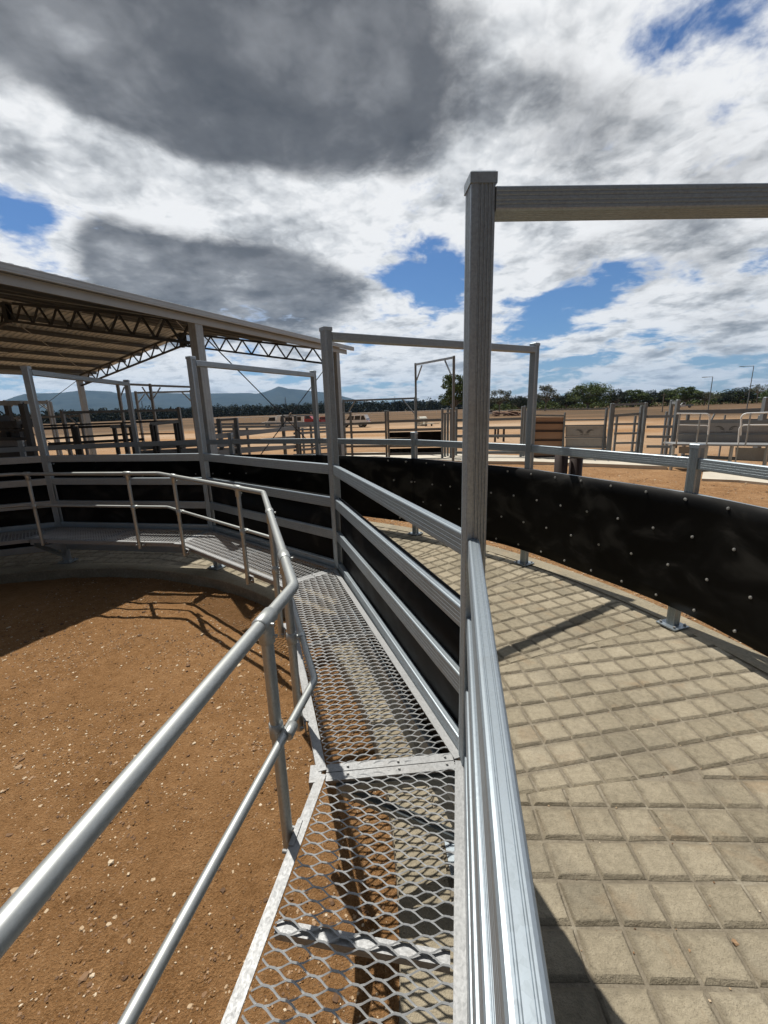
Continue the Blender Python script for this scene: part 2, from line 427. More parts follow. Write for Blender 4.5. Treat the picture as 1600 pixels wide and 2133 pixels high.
for a, b_ in zip(KO[:-1], KO[1:]):
    pa, pb = pout(a), pout(b_); d = (pb-pa).normalized()
    for zt in (1.762, 1.425, 1.065, .705, .35):
        z = Vector((0, 0, zt-.054)); MB().bar(pa+d*.0465+z, pb-d*.0465+z, RAILP if zt > 1.5 else RAILS).build('rail', 'galv', outer)
    a0, a1 = A0+DA*a, A0+DA*b_
    sh = [q[2] for q in SHEETS if q[0] <= a < q[1]][0]
    if a >= 0 and b_ <= 2.5:
        for z, off in ((1.37, .3), (1.01, 0), (.655, .5), (.30, .7)):
            an = math.ceil(a0/2.85-off)*2.85+off*2.85
            while an < a1:
                fr = (an-a0)/(a1-a0)
                r = belt_r(an)-.012
                dirv = Vector((math.cos(R(an)), math.sin(R(an)), 0)); zz = z+random.uniform(-.008, .008)
                c = O+dirv*r+Vector((0, 0, zz))
                if a < 1.5:
                    bo = MB().tube([c+dirv*.01, c-dirv*.003], .0145, 12).tube([c-dirv*.003, c-dirv*.009], [.008, .006], 8).build('bolt', 'bolt', sh)
                an += 2.85+random.uniform(-.03, .03)
# far bolts of the belt as one part
mb = MB()
for z, off in ((1.37, .3), (1.01, 0), (.655, .5), (.30, .7)):
    an = A0+DA*1.5+off*2.85
    while an < A0+DA*3.4:
        dirv = Vector((math.cos(R(an)), math.sin(R(an)), 0)); c = O+dirv*(RO-.072-.03)+Vector((0, 0, z))
        mb.tube([c+dirv*.03, c-dirv*.003], .017, 8); an += 2.85
mb.build('bolt', 'bolt', outer, kind='stuff')

# ------------------------------------------------------------------ catwalk
cat = thing('catwalk', 'Raised expanded mesh walkway curving along the inside of the race fence', 'walkway', pin(0))
CO = {0: Vector((-.332, 1.685, 0)), 1: Vector((-1.018, 4.005, 0)), 2: Vector((-2.80, 5.555, 0))}
def cout(k): return CO[k] if k in CO else pol(RC, k)
CO[-1] = CO[0]+Vector((-.179, -1, 0)).normalized()*2.5
def cinn(k):
    p = pin(k); return p+(O-p).normalized()*(.048 if k == 0 else .07) if k >= 0 else p+Vector((-.046, .0, 0))
LWD, SWD = .134, .0440
for a, b_ in zip(KI[:-1], KI[1:]):
    o0, o1, i0, i1 = cout(a), cout(b_), cinn(a), cinn(b_)
    e = (o1-o0).normalized(); nr = Vector((e.y, -e.x, 0))      # across, towards the race
    def loc(p): q = p-o0; return q.dot(e), q.dot(nr)
    to1, _ = loc(o1); ti0, si0 = loc(i0); ti1, si1 = loc(i1)
    mb = MB()
    def inside(t, s):
        if s < .01: return False
        smax = si0+(si1-si0)*((t-ti0)/(ti1-ti0))
        if s > smax-.01: return False
        return t > ti0*(s/si0)+.02 and t < to1+(ti1-to1)*(s/si1)-.02
    ns = int((max(to1, ti1)-min(0, ti0))/(SWD))+4
    tw, th = .0050, .0076
    for i in range(-4, 2*ns):
        t0 = i*SWD/2+min(0, ti0)
        run = []
        m_ = int(1.0/LWD)+3
        pts = []
        for j in range(-1, m_):
            base = j*LWD+(LWD/2 if i % 2 else 0)
            # strand : knuckle low, diagonal, knuckle high
            for fx, hy in ((-.065, -1), (.065, -1), (.20, -.52), (.335, .42), (.435, 1), (.565, 1), (.70, .40), (.84, -.55)):
                pts.append((base+fx*LWD, hy))
        for s_, hy in pts:
            t = t0+hy*(SWD/4-.0008); zz = ZC-.004+hy*.0034
            if inside(t, s_): run.append(o0+e*t+nr*s_+Vector((0, 0, zz)))
            else:
                if len(run) > 1: mb.bar_run = None; runs = run; 
                if len(run) > 1:
                    vs = []; 
                    for q in run:
                        A = e*.82+Vector((0, 0, .57)); B = Vector((0, 0, .82))-e*.57
                        vs += [q-A*(tw/2)-B*(th/2), q+A*(tw/2)-B*(th/2), q+A*(tw/2)+B*(th/2), q-A*(tw/2)+B*(th/2)]
                    fs = []
                    for k2 in range(len(run)-1):
                        o_ = k2*4
                        for c_ in range(4): d_ = (c_+1) % 4; fs.append((o_+c_, o_+4+c_, o_+4+d_, o_+d_))
                    mb.add(vs, fs)
                run = []
    mb.build('mesh_deck', 'mesh', cat)
    # frame: angles along both edges, seams and cross bars
    fr = MB(); ANG = rectp(.040, .006); LEG = rectp(.006, .05)
    zt = Vector((0, 0, ZC+.002))
    for p, q, sgn in ((o0, o1, 1), (i0, i1, -1)):
        d = (q-p).normalized(); sd = Vector((d.y, -d.x, 0))*sgn
        fr.bar(p+zt+d*.01+sd*.0, q+zt-d*.01, ANG); 
        fr.bar(p+zt-sd*.023+d*.012-Vector((0, 0, .0275)), q+zt-sd*.023-d*.012-Vector((0, 0, .0275)), LEG)
    d0 = (i0-o0).normalized(); d1 = (i1-o1).normalized()
    for p, q, d, sgn in ((o0, i0, e, 1), (o1, i1, e, -1)):
        w = (q-p).normalized()
        fr.bar(p+w*.022+d*(sgn*.026)+zt-Vector((0, 0, .0045)), q-w*.022+d*(sgn*.026)+zt-Vector((0, 0, .0045)), rectp(.046, .005))
        fr.bar(p+w*.022+d*(sgn*.006)+zt-Vector((0, 0, .034)), q-w*.022+d*(sgn*.006)+zt-Vector((0, 0, .034)), rectp(.005, .05))
    fr.build('deck_frame', 'frame', cat)
    L_ = (o1-o0).length
    nb = 4
    for i in range(1, nb):
        f = i/nb
        if a == -1: f = {1: .26, 2: .5, 3: .755}[i]
        elif i != 2: continue
        p = o0+(o1-o0)*f
        s_ = si0+(si1-si0)*f
        MB().bar(p+nr*.03+Vector((0, 0, ZC-.030)), p+nr*(s_-.03)+Vector((0, 0, ZC-.030)), rectp(.040, .032)).build('cross_bar', 'frame', cat)
    # seam studs
for k in (0, 1, 2, 3):
    p, q = cout(k), cinn(k); w = (q-p).normalized(); e = Vector((-w.y, w.x, 0))
    for f in (.18, .55, .9):
        for s_ in (-.022, .022):
            c = p+(q-p)*f+e*s_+Vector((0, 0, ZC))
            MB().tube([c, c+Vector((0, 0, .010))], [.007, .005], 8).build('stud', 'bolt', cat)
    # cantilever bracket under the seam, from the post
    c = pin(k); ax = (p-c).normalized(); en = c+ax*((p-c).length-.06)
    MB().bar(c+ax*.05+Vector((0, 0, ZC-.085)), en+Vector((0, 0, ZC-.085)), prof(.05, .05, .004, seg=2)).build('bracket_arm', 'galv', cat)
    MB().bar(c+ax*.05+Vector((0, 0, .13)), en-ax*.04+Vector((0, 0, ZC-.11)), rectp(.006, .075), side=Vector((-ax.y, ax.x, 0))).bar(c+ax*.05+Vector((0, 0, .15)), en-ax*.04+Vector((0, 0, ZC-.09)), rectp(.05, .006), side=Vector((-ax.y, ax.x, 0))).build('bracket_brace', 'galv', cat)
    # frame end clip at the corner
    MB().box(p+Vector((0, 0, ZC-.02))-w*.035, (.055, .10, .045), (w, e, Vector((0, 0, 1)))).build('corner_clip', 'frame', cat)

# ------------------------------------------------------------------ handrail
hr = thing('handrail', 'Two rail galvanised pipe handrail bending along the open side of the mesh walkway', 'handrail', (-.395, 1.689, ZC))
HB = {0: Vector((-.3951, 1.6891, 0)), 1: Vector((-1.1216, 3.9105, 0)), 2: Vector((-2.9161, 5.5058, 0)), 3: pol(RH, 3, 0)+Vector((.10, 0, 0)), 4: pol(RH, 4)}
HB[-1] = HB[0]+Vector((-.148, -1, 0)).normalized()*2.35
def hb(k): return HB[k]
def fillet(pts, rad, n=7):
    out = [pts[0]]
    for i in range(1, len(pts)-1):
        p = pts[i]; a = (pts[i-1]-p).normalized(); b_ = (pts[i+1]-p).normalized()
        th = a.angle(b_); t = rad/math.tan(th/2)
        c0 = p+a*t; c1 = p+b_*t; bis = (a+b_).normalized(); C = p+bis*(rad/math.sin(th/2))
        v0 = c0-C; v1 = c1-C; om = v0.angle(v1)
        for j in range(n+1):
            f = j/n; out.append(C+(v0*math.sin((1-f)*om)+v1*math.sin(f*om))/math.sin(om))
    out.append(pts[-1]); return out
Z = Vector((0, 0, 1))
top = fillet([hb(k)+Z*ZH for k in (-1, 0, 1, 2, 3, 4)], .12)
MB().tube(top, .0242, 20).build('top_rail', 'pipe', hr)
ZM = 1.118
def mid(k):
    # mid rail sits on the walkway side of the posts
    p = hb(k)
    if k < 0: return p+Vector((-.045, 0, ZM))
    i = cinn(k); return p+(i-p).normalized()*.058+Z*ZM
MB().tube(fillet([mid(k) for k in (-1, 0, 1, 2, 3, 4)], .10), .0168, 16).build('mid_rail', 'pipe', hr)
STA = []
for a, b_ in ((-1, 0), (0, 1), (1, 2), (2, 3), (3, 4)):
    p, q = hb(a), hb(b_); d = (q-p).normalized(); ln = (q-p).length
    dist = {(-1, 0): (.3, ln-.30), (0, 1): (.40, ln-.85), (1, 2): (.46, ln-.44), (2, 3): (.47, ln-.18), (3, 4): (.6, ln-.4)}[(a, b_)]
    for t in dist: STA.append((p+d*t, d))
for c, d in STA:
    n_ = Vector((d.y, -d.x, 0))
    st = MB().tube([c+Z*(ZC-.075), c+Z*(ZH-.015)], .0225, 18).build('stanchion', 'pipe', hr)
    # T clamp on the top rail
    MB().tube([c+Z*ZH-d*.052, c+Z*ZH-d*.047, c+Z*ZH+d*.047, c+Z*ZH+d*.052], [.0255, .0305, .0305, .0255], 18).tube([c+Z*(ZH-.015), c+Z*(ZH-.085), c+Z*(ZH-.088)], [.0290, .0290, .024], 18).tube([c+Z*(ZH-.004)+n_*.02-d*.02, c+Z*(ZH-.004)+n_*.042-d*.02], .007, 8).tube([c+Z*(ZH-.06)+n_*.02, c+Z*(ZH-.06)+n_*.040], .007, 8).build('rail_clamp', 'pipe', st)
    # swivel clamp for the mid rail
    m0 = c+n_*.055+Z*ZM
    MB().tube([c+Z*(ZM-.032), c+Z*(ZM-.029), c+Z*(ZM+.029), c+Z*(ZM+.032)], [.0235, .0275, .0275, .0235], 18).tube([m0-d*.032, m0-d*.029, m0+d*.029, m0+d*.032], [.018, .0215, .0215, .018], 16).tube([c+n_*.022+Z*ZM, c+n_*.038+Z*ZM], .013, 10).build('swivel_clamp', 'pipe', st)
    # foot bracket on the deck frame
    MB().box(c+n_*.028+Z*(ZC-.03), (.14, .007, .062), (d, n_, Z)).box(c+n_*.036+Z*(ZC+.007), (.11, .022, .006), (d, n_, Z)).tube([c+n_*.02+d*.05+Z*(ZC-.032), c+d*.05-n_*.004+Z*(ZC-.032)], .009, 6).tube([c+n_*.02-d*.05+Z*(ZC-.032), c-d*.05-n_*.004+Z*(ZC-.032)], .009, 6).build('foot_bracket', 'frame', st)

# ------------------------------------------------------------------ race floor (stamped concrete)
def ring(r0, r1, z0, z1, a0, a1, n=90):
    mb = MB(); vs = []
    for i in range(n+1):
        an = R(a0+(a1-a0)*i/n); d = Vector((math.cos(an), math.sin(an), 0))
        vs += [O+d*r0+Z*z0, O+d*r0+Z*z1, O+d*r1+Z*z1, O+d*r1+Z*z0]
    fs = []
    for i in range(n):
        o = i*4
        fs += [(o, o+1, o+5, o+4), (o+1, o+2, o+6, o+5), (o+2, o+3, o+7, o+6)]
    return mb.add(vs, fs)
fl = ring(4.845, 8.52, -.30, -.014, -70, 175, 160).build('race_floor', 'groove'); fl['kind'] = 'structure'
edge = MB(); 
for (r0, r1) in ((4.85, 5.10), (8.26, 8.515)):
    edge2 = ring(r0, r1, -.0138, -.001, -70, 175, 160); edge.add(edge2.v, edge2.f, [[(0, 0)]*4]*len(edge2.f))
def clip(poly, n, d):
    out = []
    for i in range(len(poly)):
        a, b_ = poly[i], poly[(i+1) % len(poly)]
        da, db = a[0]*n[0]+a[1]*n[1]-d, b_[0]*n[0]+b_[1]*n[1]-d
        if da >= 0: out.append(a)
        if (da >= 0) != (db >= 0):
            t = da/(da-db); out.append((a[0]+(b_[0]-a[0])*t, a[1]+(b_[1]-a[1])*t))
    return out
rng = random.Random(3)
SEC = 12.0; CX, CY = .221, .199
for si in range(-5, 14):
    ac = si*SEC+.2; ra = R(ac-2.9+rng.uniform(-1, 1)); ox, oy = rng.uniform(0, CX), rng.uniform(0, CY)
    ex, ey = (math.cos(ra), math.sin(ra)), (-math.sin(ra), math.cos(ra))
    sk = .012*math.sin(si*2.3)
    l0, l1 = R(ac-SEC/2), R(ac+SEC/2)
    n0 = (-math.sin(l0), math.cos(l0)); n1 = (math.sin(l1), -math.cos(l1))
    for i in range(20, 42):
        for j in range(-7, 8):
            w = j*CY+oy; u = i*CX+ox+w*sk/CY; g = .017; gy = .0225
            c = ((u)*ex[0]+w*ey[0], (u)*ex[1]+w*ey[1]); rc = math.hypot(*c)
            if rc < 5.12 or rc > 8.24: continue
            hx_, hy_ = CX/2-g, CY/2-gy; kx, ky = 1+.0105/hx_, 1+.0150/hy_
            P_ = [(-CX/2+g, -CY/2+gy), (CX/2-g, -CY/2+gy), (CX/2-g+sk, CY/2-gy), (-CX/2+g+sk, CY/2-gy)]
            P_ = [(u+x+rng.uniform(-.004, .004), w+y+rng.uniform(-.004, .004)) for x, y in P_]
            poly = [(x*ex[0]+y*ey[0], x*ex[1]+y*ey[1]) for x, y in P_]
            poly = clip(clip(poly, n0, .012), n1, .012)
            if len(poly) < 3: continue
            ar = abs(sum(poly[q][0]*poly[(q+1) % len(poly)][1]-poly[(q+1) % len(poly)][0]*poly[q][1] for q in range(len(poly))))/2
            if ar < .006: continue
            mx = sum(p[0] for p in poly)/len(poly); my = sum(p[1] for p in poly)/len(poly)
            dz = rng.uniform(-.002, .002); n = len(poly); vs = []
            mlx = max(abs((x-mx)*ex[0]+(y-my)*ex[1]) for x, y in poly); mly = max(abs((x-mx)*ey[0]+(y-my)*ey[1]) for x, y in poly)
            kx, ky = 1+.0105/max(mlx, .02), 1+.0150/max(mly, .02); inn = min(1, mly/.05)
            jit = [(rng.uniform(-.004, .004), rng.uniform(-.004, .004)) for _ in poly]
            for q_, zz in ((1, -.0120), (0, -.0025+dz), (-.28, dz)):
                for (x, y), (jx, jy) in zip(poly, jit):
                    lx, ly = (x-mx)*ex[0]+(y-my)*ex[1], (x-mx)*ey[0]+(y-my)*ey[1]
                    qq = q_ if q_ > 0 else q_*inn; lx *= 1+(kx-1)*qq; ly *= 1+(ky-1)*qq
                    vs.append((O.x+mx+lx*ex[0]+ly*ey[0]+jx*(q_ < .5), O.y+my+lx*ex[1]+ly*ey[1]+jy*(q_ < .5), zz))
            cu, cv = (u*ex[0]+w*ey[0], u*ex[1]+w*ey[1]), None
            def luv(q):
                dx_, dy_ = vs[q][0]-O.x-cu[0], vs[q][1]-O.y-cu[1]
                return ((dx_*ex[0]+dy_*ex[1])/(CX/2-.015), (dx_*ey[0]+dy_*ey[1])/(CY/2-.021))
            fs = [tuple(range(2*n, 3*n))]
            for l_ in (0, n):
                for q in range(n): fs.append((l_+q, l_+(q+1) % n, l_+n+(q+1) % n, l_+n+q))
            edge.add(vs, fs, [[luv(q) for q in f] for f in fs])
pv = edge.build('concrete_paving', 'paver'); pv['kind'] = 'structure'

# ------------------------------------------------------------------ ground
def gz(x, y):
    r = math.hypot(x-O.x, y-O.y); p = Vector((x, y, 0))
    h = .022*noise.noise(p*1.3)+.012*noise.noise(p*4.1)+.009*noise.noise(p*13)+.005*noise.noise(p*31)
    if r > 60: h = 0
    k = 1.0
    if r > 12: h *= max(0, 1-(r-12)/48)
    return -.155+h
rad = [0]
r = .0
while r < 9: r += .06; rad.append(r)
st = .08
while r < 11500: st *= 1.09; r += st; rad.append(r)
nA = 420; vs = [(O.x, O.y, gz(O.x, O.y))]; fs = []
for r in rad[1:]:
    for j in range(nA):
        a = 2*math.pi*j/nA; x, y = O.x+r*math.cos(a), O.y+r*math.sin(a); vs.append((x, y, gz(x, y)))
for j in range(nA): fs.append((0, 1+j, 1+(j+1) % nA))
for i in range(len(rad)-2):
    for j in range(nA):
        a = 1+i*nA+j; b_ = 1+i*nA+(j+1) % nA; fs.append((a, a+nA, b_+nA, b_))
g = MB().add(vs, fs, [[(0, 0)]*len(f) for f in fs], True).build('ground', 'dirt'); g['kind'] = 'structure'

# stones
mb = MB(); cl = MB(); rng = random.Random(11)
def clod(x, y, z, s_):
    global mb
    keep = mb; mb = cl; stone(x, y, z, s_); mb = keep
def stone(x, y, z, s):
    yaw = rng.uniform(0, 6.28); c_, s_ = math.cos(yaw), math.sin(yaw); ax = rng.uniform(.6, 1); az_ = rng.uniform(.3, .7)
    base = [(1, 0, 0), (-1, 0, 0), (0, 1, 0), (0, -1, 0), (.55, .55, .75), (-.6, .5, .8), (-.5, -.55, .7), (.6, -.5, .8)]
    vs = []
    for X, Y, Zz in base:
        X *= rng.uniform(.75, 1.2); Y *= ax*rng.uniform(.75, 1.2); Zz = Zz*az_*rng.uniform(.7, 1.2)
        vs.append((x+s*(X*c_-Y*s_), y+s*(X*s_+Y*c_), z+s*(Zz-.12)))
    mb.add(vs, [(0, 2, 4), (2, 1, 5), (1, 3, 6), (3, 0, 7), (0, 4, 7), (2, 5, 4), (1, 6, 5), (3, 7, 6), (4, 5, 6, 7)])
for i in range(110000):
    r = 4.84*math.sqrt(rng.random()); a = rng.uniform(0, 6.28); x, y = O.x+r*math.cos(a), O.y+r*math.sin(a)
    if not (-5 < x < .2 and .1 < y < 6.4) or x < -.45-.95*y: continue
    dn = noise.noise(Vector((x*1.3, y*1.3, 5)))+.5*noise.noise(Vector((x*4, y*4, 2)))
    if dn < rng.uniform(-.75, .55): continue
    q = rng.random(); s = .0035+.0050*rng.random() if q < .86 else (.008+.008*rng.random() if q < .99 else .015+.016*rng.random())
    stone(x, y, gz(x, y), s)
for i in range(45000):
    r = 4.84*math.sqrt(rng.random()); a = rng.uniform(0, 6.28); x, y = O.x+r*math.cos(a), O.y+r*math.sin(a)
    if not (-3.6 < x < .2 and .2 < y < 5.2) or x < -.45-.95*y: continue
    if noise.noise(Vector((x*2.1, y*2.1, 9))) < rng.uniform(-.7, .6): continue
    clod(x, y, gz(x, y), .004+.007*rng.random()**1.5)
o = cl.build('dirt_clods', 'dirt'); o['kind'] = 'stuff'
for i in range(26000):
    r = 8.55+11*rng.random()**1.5; a = R(rng.uniform(3, 66)); x, y = O.x+r*math.cos(a), O.y+r*math.sin(a)
    s = .007+.011*rng.random() if rng.random() < .93 else .016+.022*rng.random()
    stone(x, y, gz(x, y), s)
for i in range(1500):
    r = rng.uniform(5.2, 8.5); a = R(rng.uniform(-8, 60)); stone(O.x+r*math.cos(a), O.y+r*math.sin(a), -.010, .003+.0045*rng.random()**2)
o = mb.build('gravel', 'stone'); o['kind'] = 'stuff'
pb = MB()
for (px, py, s) in ((1160, 1852, .012), (1533, 1962, .020), (1352, 1700, .008), (1437, 1978, .009), (1290, 2100, .012), (1340, 2103, .007)):
    p = atz(px, py, 0); mb = MB(); stone(p.x, p.y, -.004, s)
    tl = {1160: 'Pale round pebble sitting in the groove nearest the front rail', 1533: 'Largest tan pebble lying in a paving groove at the right', 1352: 'Tiny tan pebble in a groove in the middle of the paving', 1437: 'Small yellowish pebble beside the long groove at lower right', 1290: 'Rounded tan pebble at the edge of the near fence shadow', 1340: 'Tiny pale chip on the paving right of the near shadow'}[px]
    o = mb.build('pebble', 'stone'); o['label'] = tl; o['category'] = 'pebble'; o['group'] = 'loose pebbles on the paving'

# ------------------------------------------------------------------ shed
SE = 4.30; SP = Vector((-3.935, 9.847, 0)); SD = Vector((.4226, .9063, 0)); SN = Vector((-.9063, .4226, 0)); SL = 5.83; SH = 7.02; SR = 1.206
shed = thing('open_shed', 'Large open sided steel shed with a low gable roof on lattice trusses at the left', 'shed', SP)
def sp(u, w, z): return SP+SD*u+SN*w+Z*z
def rz(w): return SE+SR*(1-abs(w-SH)/SH)
U0, U1 = -2*SL-.8, SL+.82
for j in (-2, -1, 0, 1):
    for w in (.0, 2*SH):
        c = sp(j*SL, w, 0); s_ = 1 if w == 0 else -1
        mb = MB()
        mb.bar((c.x, c.y, -.2), (c.x, c.y, SE-.02), prof(.21, .21, .012, (-.04, .04), (-.04, .04), .003, .004), side=SD)
        mb.build('column', 'shedsteel', shed)
    mb = MB(); ch = rectp(.065, .065); wb = rectp(.04, .04)
    for sgn in (0, 1):
        wa, wz = (0.11, SH) if sgn == 0 else (2*SH-.11, SH)
        f0, f1 = sp(j*SL, wa, rz(wa)-.03), sp(j*SL, wz, rz(wz)-.03)
        g0, g1 = f0-Z*.46, f1-Z*.46
        mb.bar(f0, f1, ch); mb.bar(g0, g1, ch)
        nz = 9
        for i in range(nz):
            a, b_ = i/nz, (i+1)/nz; m_ = (a+b_)/2
            mb.bar(f0.lerp(f1, a), g0.lerp(g1, m_), wb); mb.bar(g0.lerp(g1, m_), f0.lerp(f1, b_), wb)
    mb.bar(sp(j*SL, SH-.0, rz(SH)-.02), sp(j*SL, SH, rz(SH)-.56), rectp(.12, .12)); mb.box(sp(j*SL+.05, SH, rz(SH)-.27), (.012, .42, .5), (SD, SN, Z))
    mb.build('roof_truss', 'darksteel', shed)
    mb = MB()
    for w in (1.5, 3.0, 4.5, 6.0, 8.0, 9.6, 11.2, 12.6):
        s_ = 1 if w < SH else -1
        if j < 1: mb.bar(sp(j*SL, w, rz(w)-.5), sp(j*SL+.55, w+.1, rz(w)+.02), rectp(.035, .035))
    if mb.v: mb.build('fly_brace', 'shedsteel', shed)
for sd in (0, 1):
    for i in range(7):
        w = .25+i*1.12 if sd == 0 else 2*SH-.25-i*1.12
        if abs(w-SH) < .15: continue
        mb = MB(); h0 = rz(w)+.015
        mb.bar(sp(U0+.1, w, h0+.07), sp(U1-.1, w, h0+.07), rectp(.016, .14)); mb.bar(sp(U0+.1, w+.03, h0+.012), sp(U1-.1, w+.03, h0+.012), rectp(.06, .012)); mb.bar(sp(U0+.1, w-.03, h0+.14), sp(U1-.1, w-.03, h0+.14), rectp(.06, .012))
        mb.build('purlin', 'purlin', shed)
for sd in (0, 1):
    mb = MB(); vs = []; fs = []; n = int((U1-U0)/.19); k = 0
    we, wr = (-.25, SH) if sd == 0 else (2*SH+.25, SH)
    pr = []
    for i in range(n):
        u = U0+i*.19
        pr += [(u, 0), (u+.10, 0), (u+.12, .028), (u+.17, .028)]
    pr.append((U1, 0))
    for u, h in pr:
        for w in (we, wr):
            vs.append(sp(u, w, rz(w)+.17+h)); vs.append(sp(u, w, rz(w)+.174+h))
    for i in range(len(pr)-1):
        o = i*4; fs += [(o, o+2, o+6, o+4), (o+1, o+5, o+7, o+3), (o, o+4, o+5, o+1), (o+2, o+3, o+7, o+6)]
    mb.add(vs, fs).build('roof_sheet', 'roof', shed)
for w, s_ in ((-.27, 1), (2*SH+.27, -1)):
    MB().bar(sp(U0, w, SE+.083), sp(U1, w, SE+.083), prof(.035, .125, .01, (), (-.03, .03), .004, .006)).bar(sp(U0, w+.03*s_, SE+.035), sp(U1, w+.03*s_, SE+.035), rectp(.07, .015)).build('roof_edge_trim', 'fascia', shed)
    w2 = -.12 if s_ == 1 else 2*SH+.12
    MB().bar(sp(U0+.2, w2, SE-.035), sp(U1-.25, w2, SE-.035), prof(.02, .15, .004, (), (-.05, .05), .003, .006)).bar(sp(U0+.2, w2+.035*s_, SE+.036), sp(U1-.25, w2+.035*s_, SE+.036), rectp(.06, .012)).build('eave_beam', 'fascia', shed)
for u, w in ((0, .0), (0, 2*SH), (-2*SL, 2*SH)):
    for z0, z1 in ((SE-.25, .15), (.15, SE-.25)):
        MB().tube([sp(u+.12, w, z0), sp(u+SL-.12, w, z1)], .013, 6).build('brace_rod', 'darksteel', shed)
for w0, w1 in ((.6, SH-.4), (SH+.5, 2*SH-.6)):
    for u in (-SL, 0):
        MB().tube([sp(u, w0, rz(w0)-.02), sp(u+SL, w1, rz(w1)-.02)], .011, 6).tube([sp(u, w1, rz(w1)-.04), sp(u+SL, w0, rz(w0)-.04)], .011, 6).build('roof_brace', 'shedsteel', shed)

# ------------------------------------------------------------------ background yards
GZ = -.155
def pxm(px, py, Y, n):      # metres covered by n photo pixels at that place
    d = ray(px, py); return n*Y/d.y/CF*d.length/1.0
def vp(parent, px, py, Y, w=.09, z0=GZ, m='yard', name='post', capd=True):
    p = at(px, py, Y); o = MB().bar((p.x, p.y, z0), (p.x, p.y, p.z), rectp(w, w)).build(name, m, parent)
    if capd: MB().tube([(p.x, p.y, p.z), (p.x, p.y, p.z+.02)], [w*.62, w*.5], 8).build('post_cap', m, o)
    return p
def hrl(parent, a, b_, YA, YB, h=.09, t=.04, m='yard', name='rail'):
    p, q = at(a[0], a[1], YA), at(b_[0], b_[1], YB)
    return MB().bar(p, q, rectp(t, h)).build(name, m, parent)
def sheetp(parent, x0, x1, yt0, yt1, yb0, yb1, YA, YB, m, name='sheet'):
    a, b_, c, d = at(x0, yt0, YA), at(x1, yt1, YB), at(x1, yb1, YB), at(x0, yb0, YA)
    n = (b_-a).cross(d-a).normalized()*.006
    return MB().add([v+n for v in (a, b_, c, d)]+[v-n for v in (a, b_, c, d)], [(0, 1, 2, 3), (7, 6, 5, 4), (0, 4, 5, 1), (1, 5, 6, 2), (2, 6, 7, 3), (3, 7, 4, 0)]).build(name, m, parent)
GRP = 'steel yard panels and gates beyond the race'
def yt(name, label, cat, px, Y, grp=GRP):
    p = at(px, 900, Y); return thing(name, label, cat, (p.x, Y, GZ), grp)

t = yt('yard_gate', 'Gate with three black rubber bands between galvanised rails, left of the post cluster', 'gate', 808, 20.5)
vp(t, 808, 856, 20.5, .1); 
hrl(t, (811, 878), (919, 874.5), 20.5, 20.2, .12); hrl(t, (811, 897), (919, 894), 20.5, 20.2, .1); hrl(t, (811, 929.5), (919, 928), 20.5, 20.2, .11); hrl(t, (811, 946), (919, 944.5), 20.5, 20.2, .11)
for ya, yb in ((892, 895), (899, 911), (911, 927), (933, 943)):
    sheetp(t, 811, 919, ya+1.5, ya-1, yb+1, yb-.5, 20.62, 20.32, 'rubber', 'rubber_band')
t = yt('rail_fence', 'Open rail panel left of the black banded gate, ending in a capped post', 'rail fence', 760, 20.6)
vp(t, 803, 856, 20.7, .1)
for y0, y1 in ((884, 880), (901, 899), (930, 929), (946, 945)): hrl(t, (712, y0), (803, y1), 21.5, 20.7, .11)
vp(t, 730, 858, 21.3, .11); vp(t, 714, 859, 21.6, .1); hrl(t, (714, 860), (730, 860.5), 21.6, 21.3, .06)
t = yt('race_gate_posts', 'Cluster of close set slide gate posts right of the black banded gate', 'gate posts', 935, 20)
for px, py, Y in ((921.5, 851.5, 20.0), (927, 862, 20.6), (933, 850, 20.9), (939.7, 851.5, 20.1), (946, 858, 20.5), (951, 850, 21.0)): vp(t, px, py, Y, .1)
hrl(t, (922, 862), (938, 860), 20, 20.1, .06); hrl(t, (932, 853), (951, 852.5), 20.9, 21, .06); hrl(t, (922, 853.5), (933, 852), 20, 20.9, .05)
t = yt('rail_fence', 'Five rail yard panel seen on both sides of the tall front post', 'rail fence', 1020, 20)
for y0, y1 in ((876, 872), (892.5, 891), (909, 908.5), (927, 927), (943, 943)): hrl(t, (951, y0), (1088, y1), 20.6, 19.6, .11)
for y0, y1 in ((890, 888.5), (906.5, 905.5), (941, 939.5)): hrl(t, (951, y0), (1088, y1), 21.3, 20.3, .04)
vp(t, 1089, 847, 19.6, .09); vp(t, 1094, 846, 19.8, .09); vp(t, 1098, 856, 20.0, .06)
t = yt('sheeted_gate', 'Yard gate filled with a ribbed sheet coloured tan as if reflecting dirt, right of the slim double posts', 'gate', 1145, 19)
hrl(t, (1112, 865), (1177, 866), 19.2, 18.7, .07); vp(t, 1177, 860, 18.7, .06); vp(t, 1111, 862, 19.2, .07)
for ya, yb in ((868, 881), (881, 898), (898, 917), (917, 951)):
    sheetp(t, 1112, 1176, ya+1.2, ya+1.2, yb-.6, yb-.6, 19.25, 18.75, 'dirtreflection')
    hrl(t, (1112, yb), (1176, yb), 19.22, 18.72, .075, .03, 'rust')
t = yt('sheeted_gate', 'Yard gate with a pale steel sheet printed with a small winged emblem', 'gate', 1220, 18.2)
hrl(t, (1177, 875), (1264, 874), 18.7, 17.7, .06); hrl(t, (1177, 887), (1264, 886), 18.7, 17.7, .07); hrl(t, (1177, 911), (1264, 911), 18.7, 17.7, .07); hrl(t, (1177, 931), (1264, 932), 18.7, 17.7, .07); vp(t, 1264, 852, 17.7, .08)
hrl(t, (1112, 854), (1268, 851), 19.3, 17.7, .06)
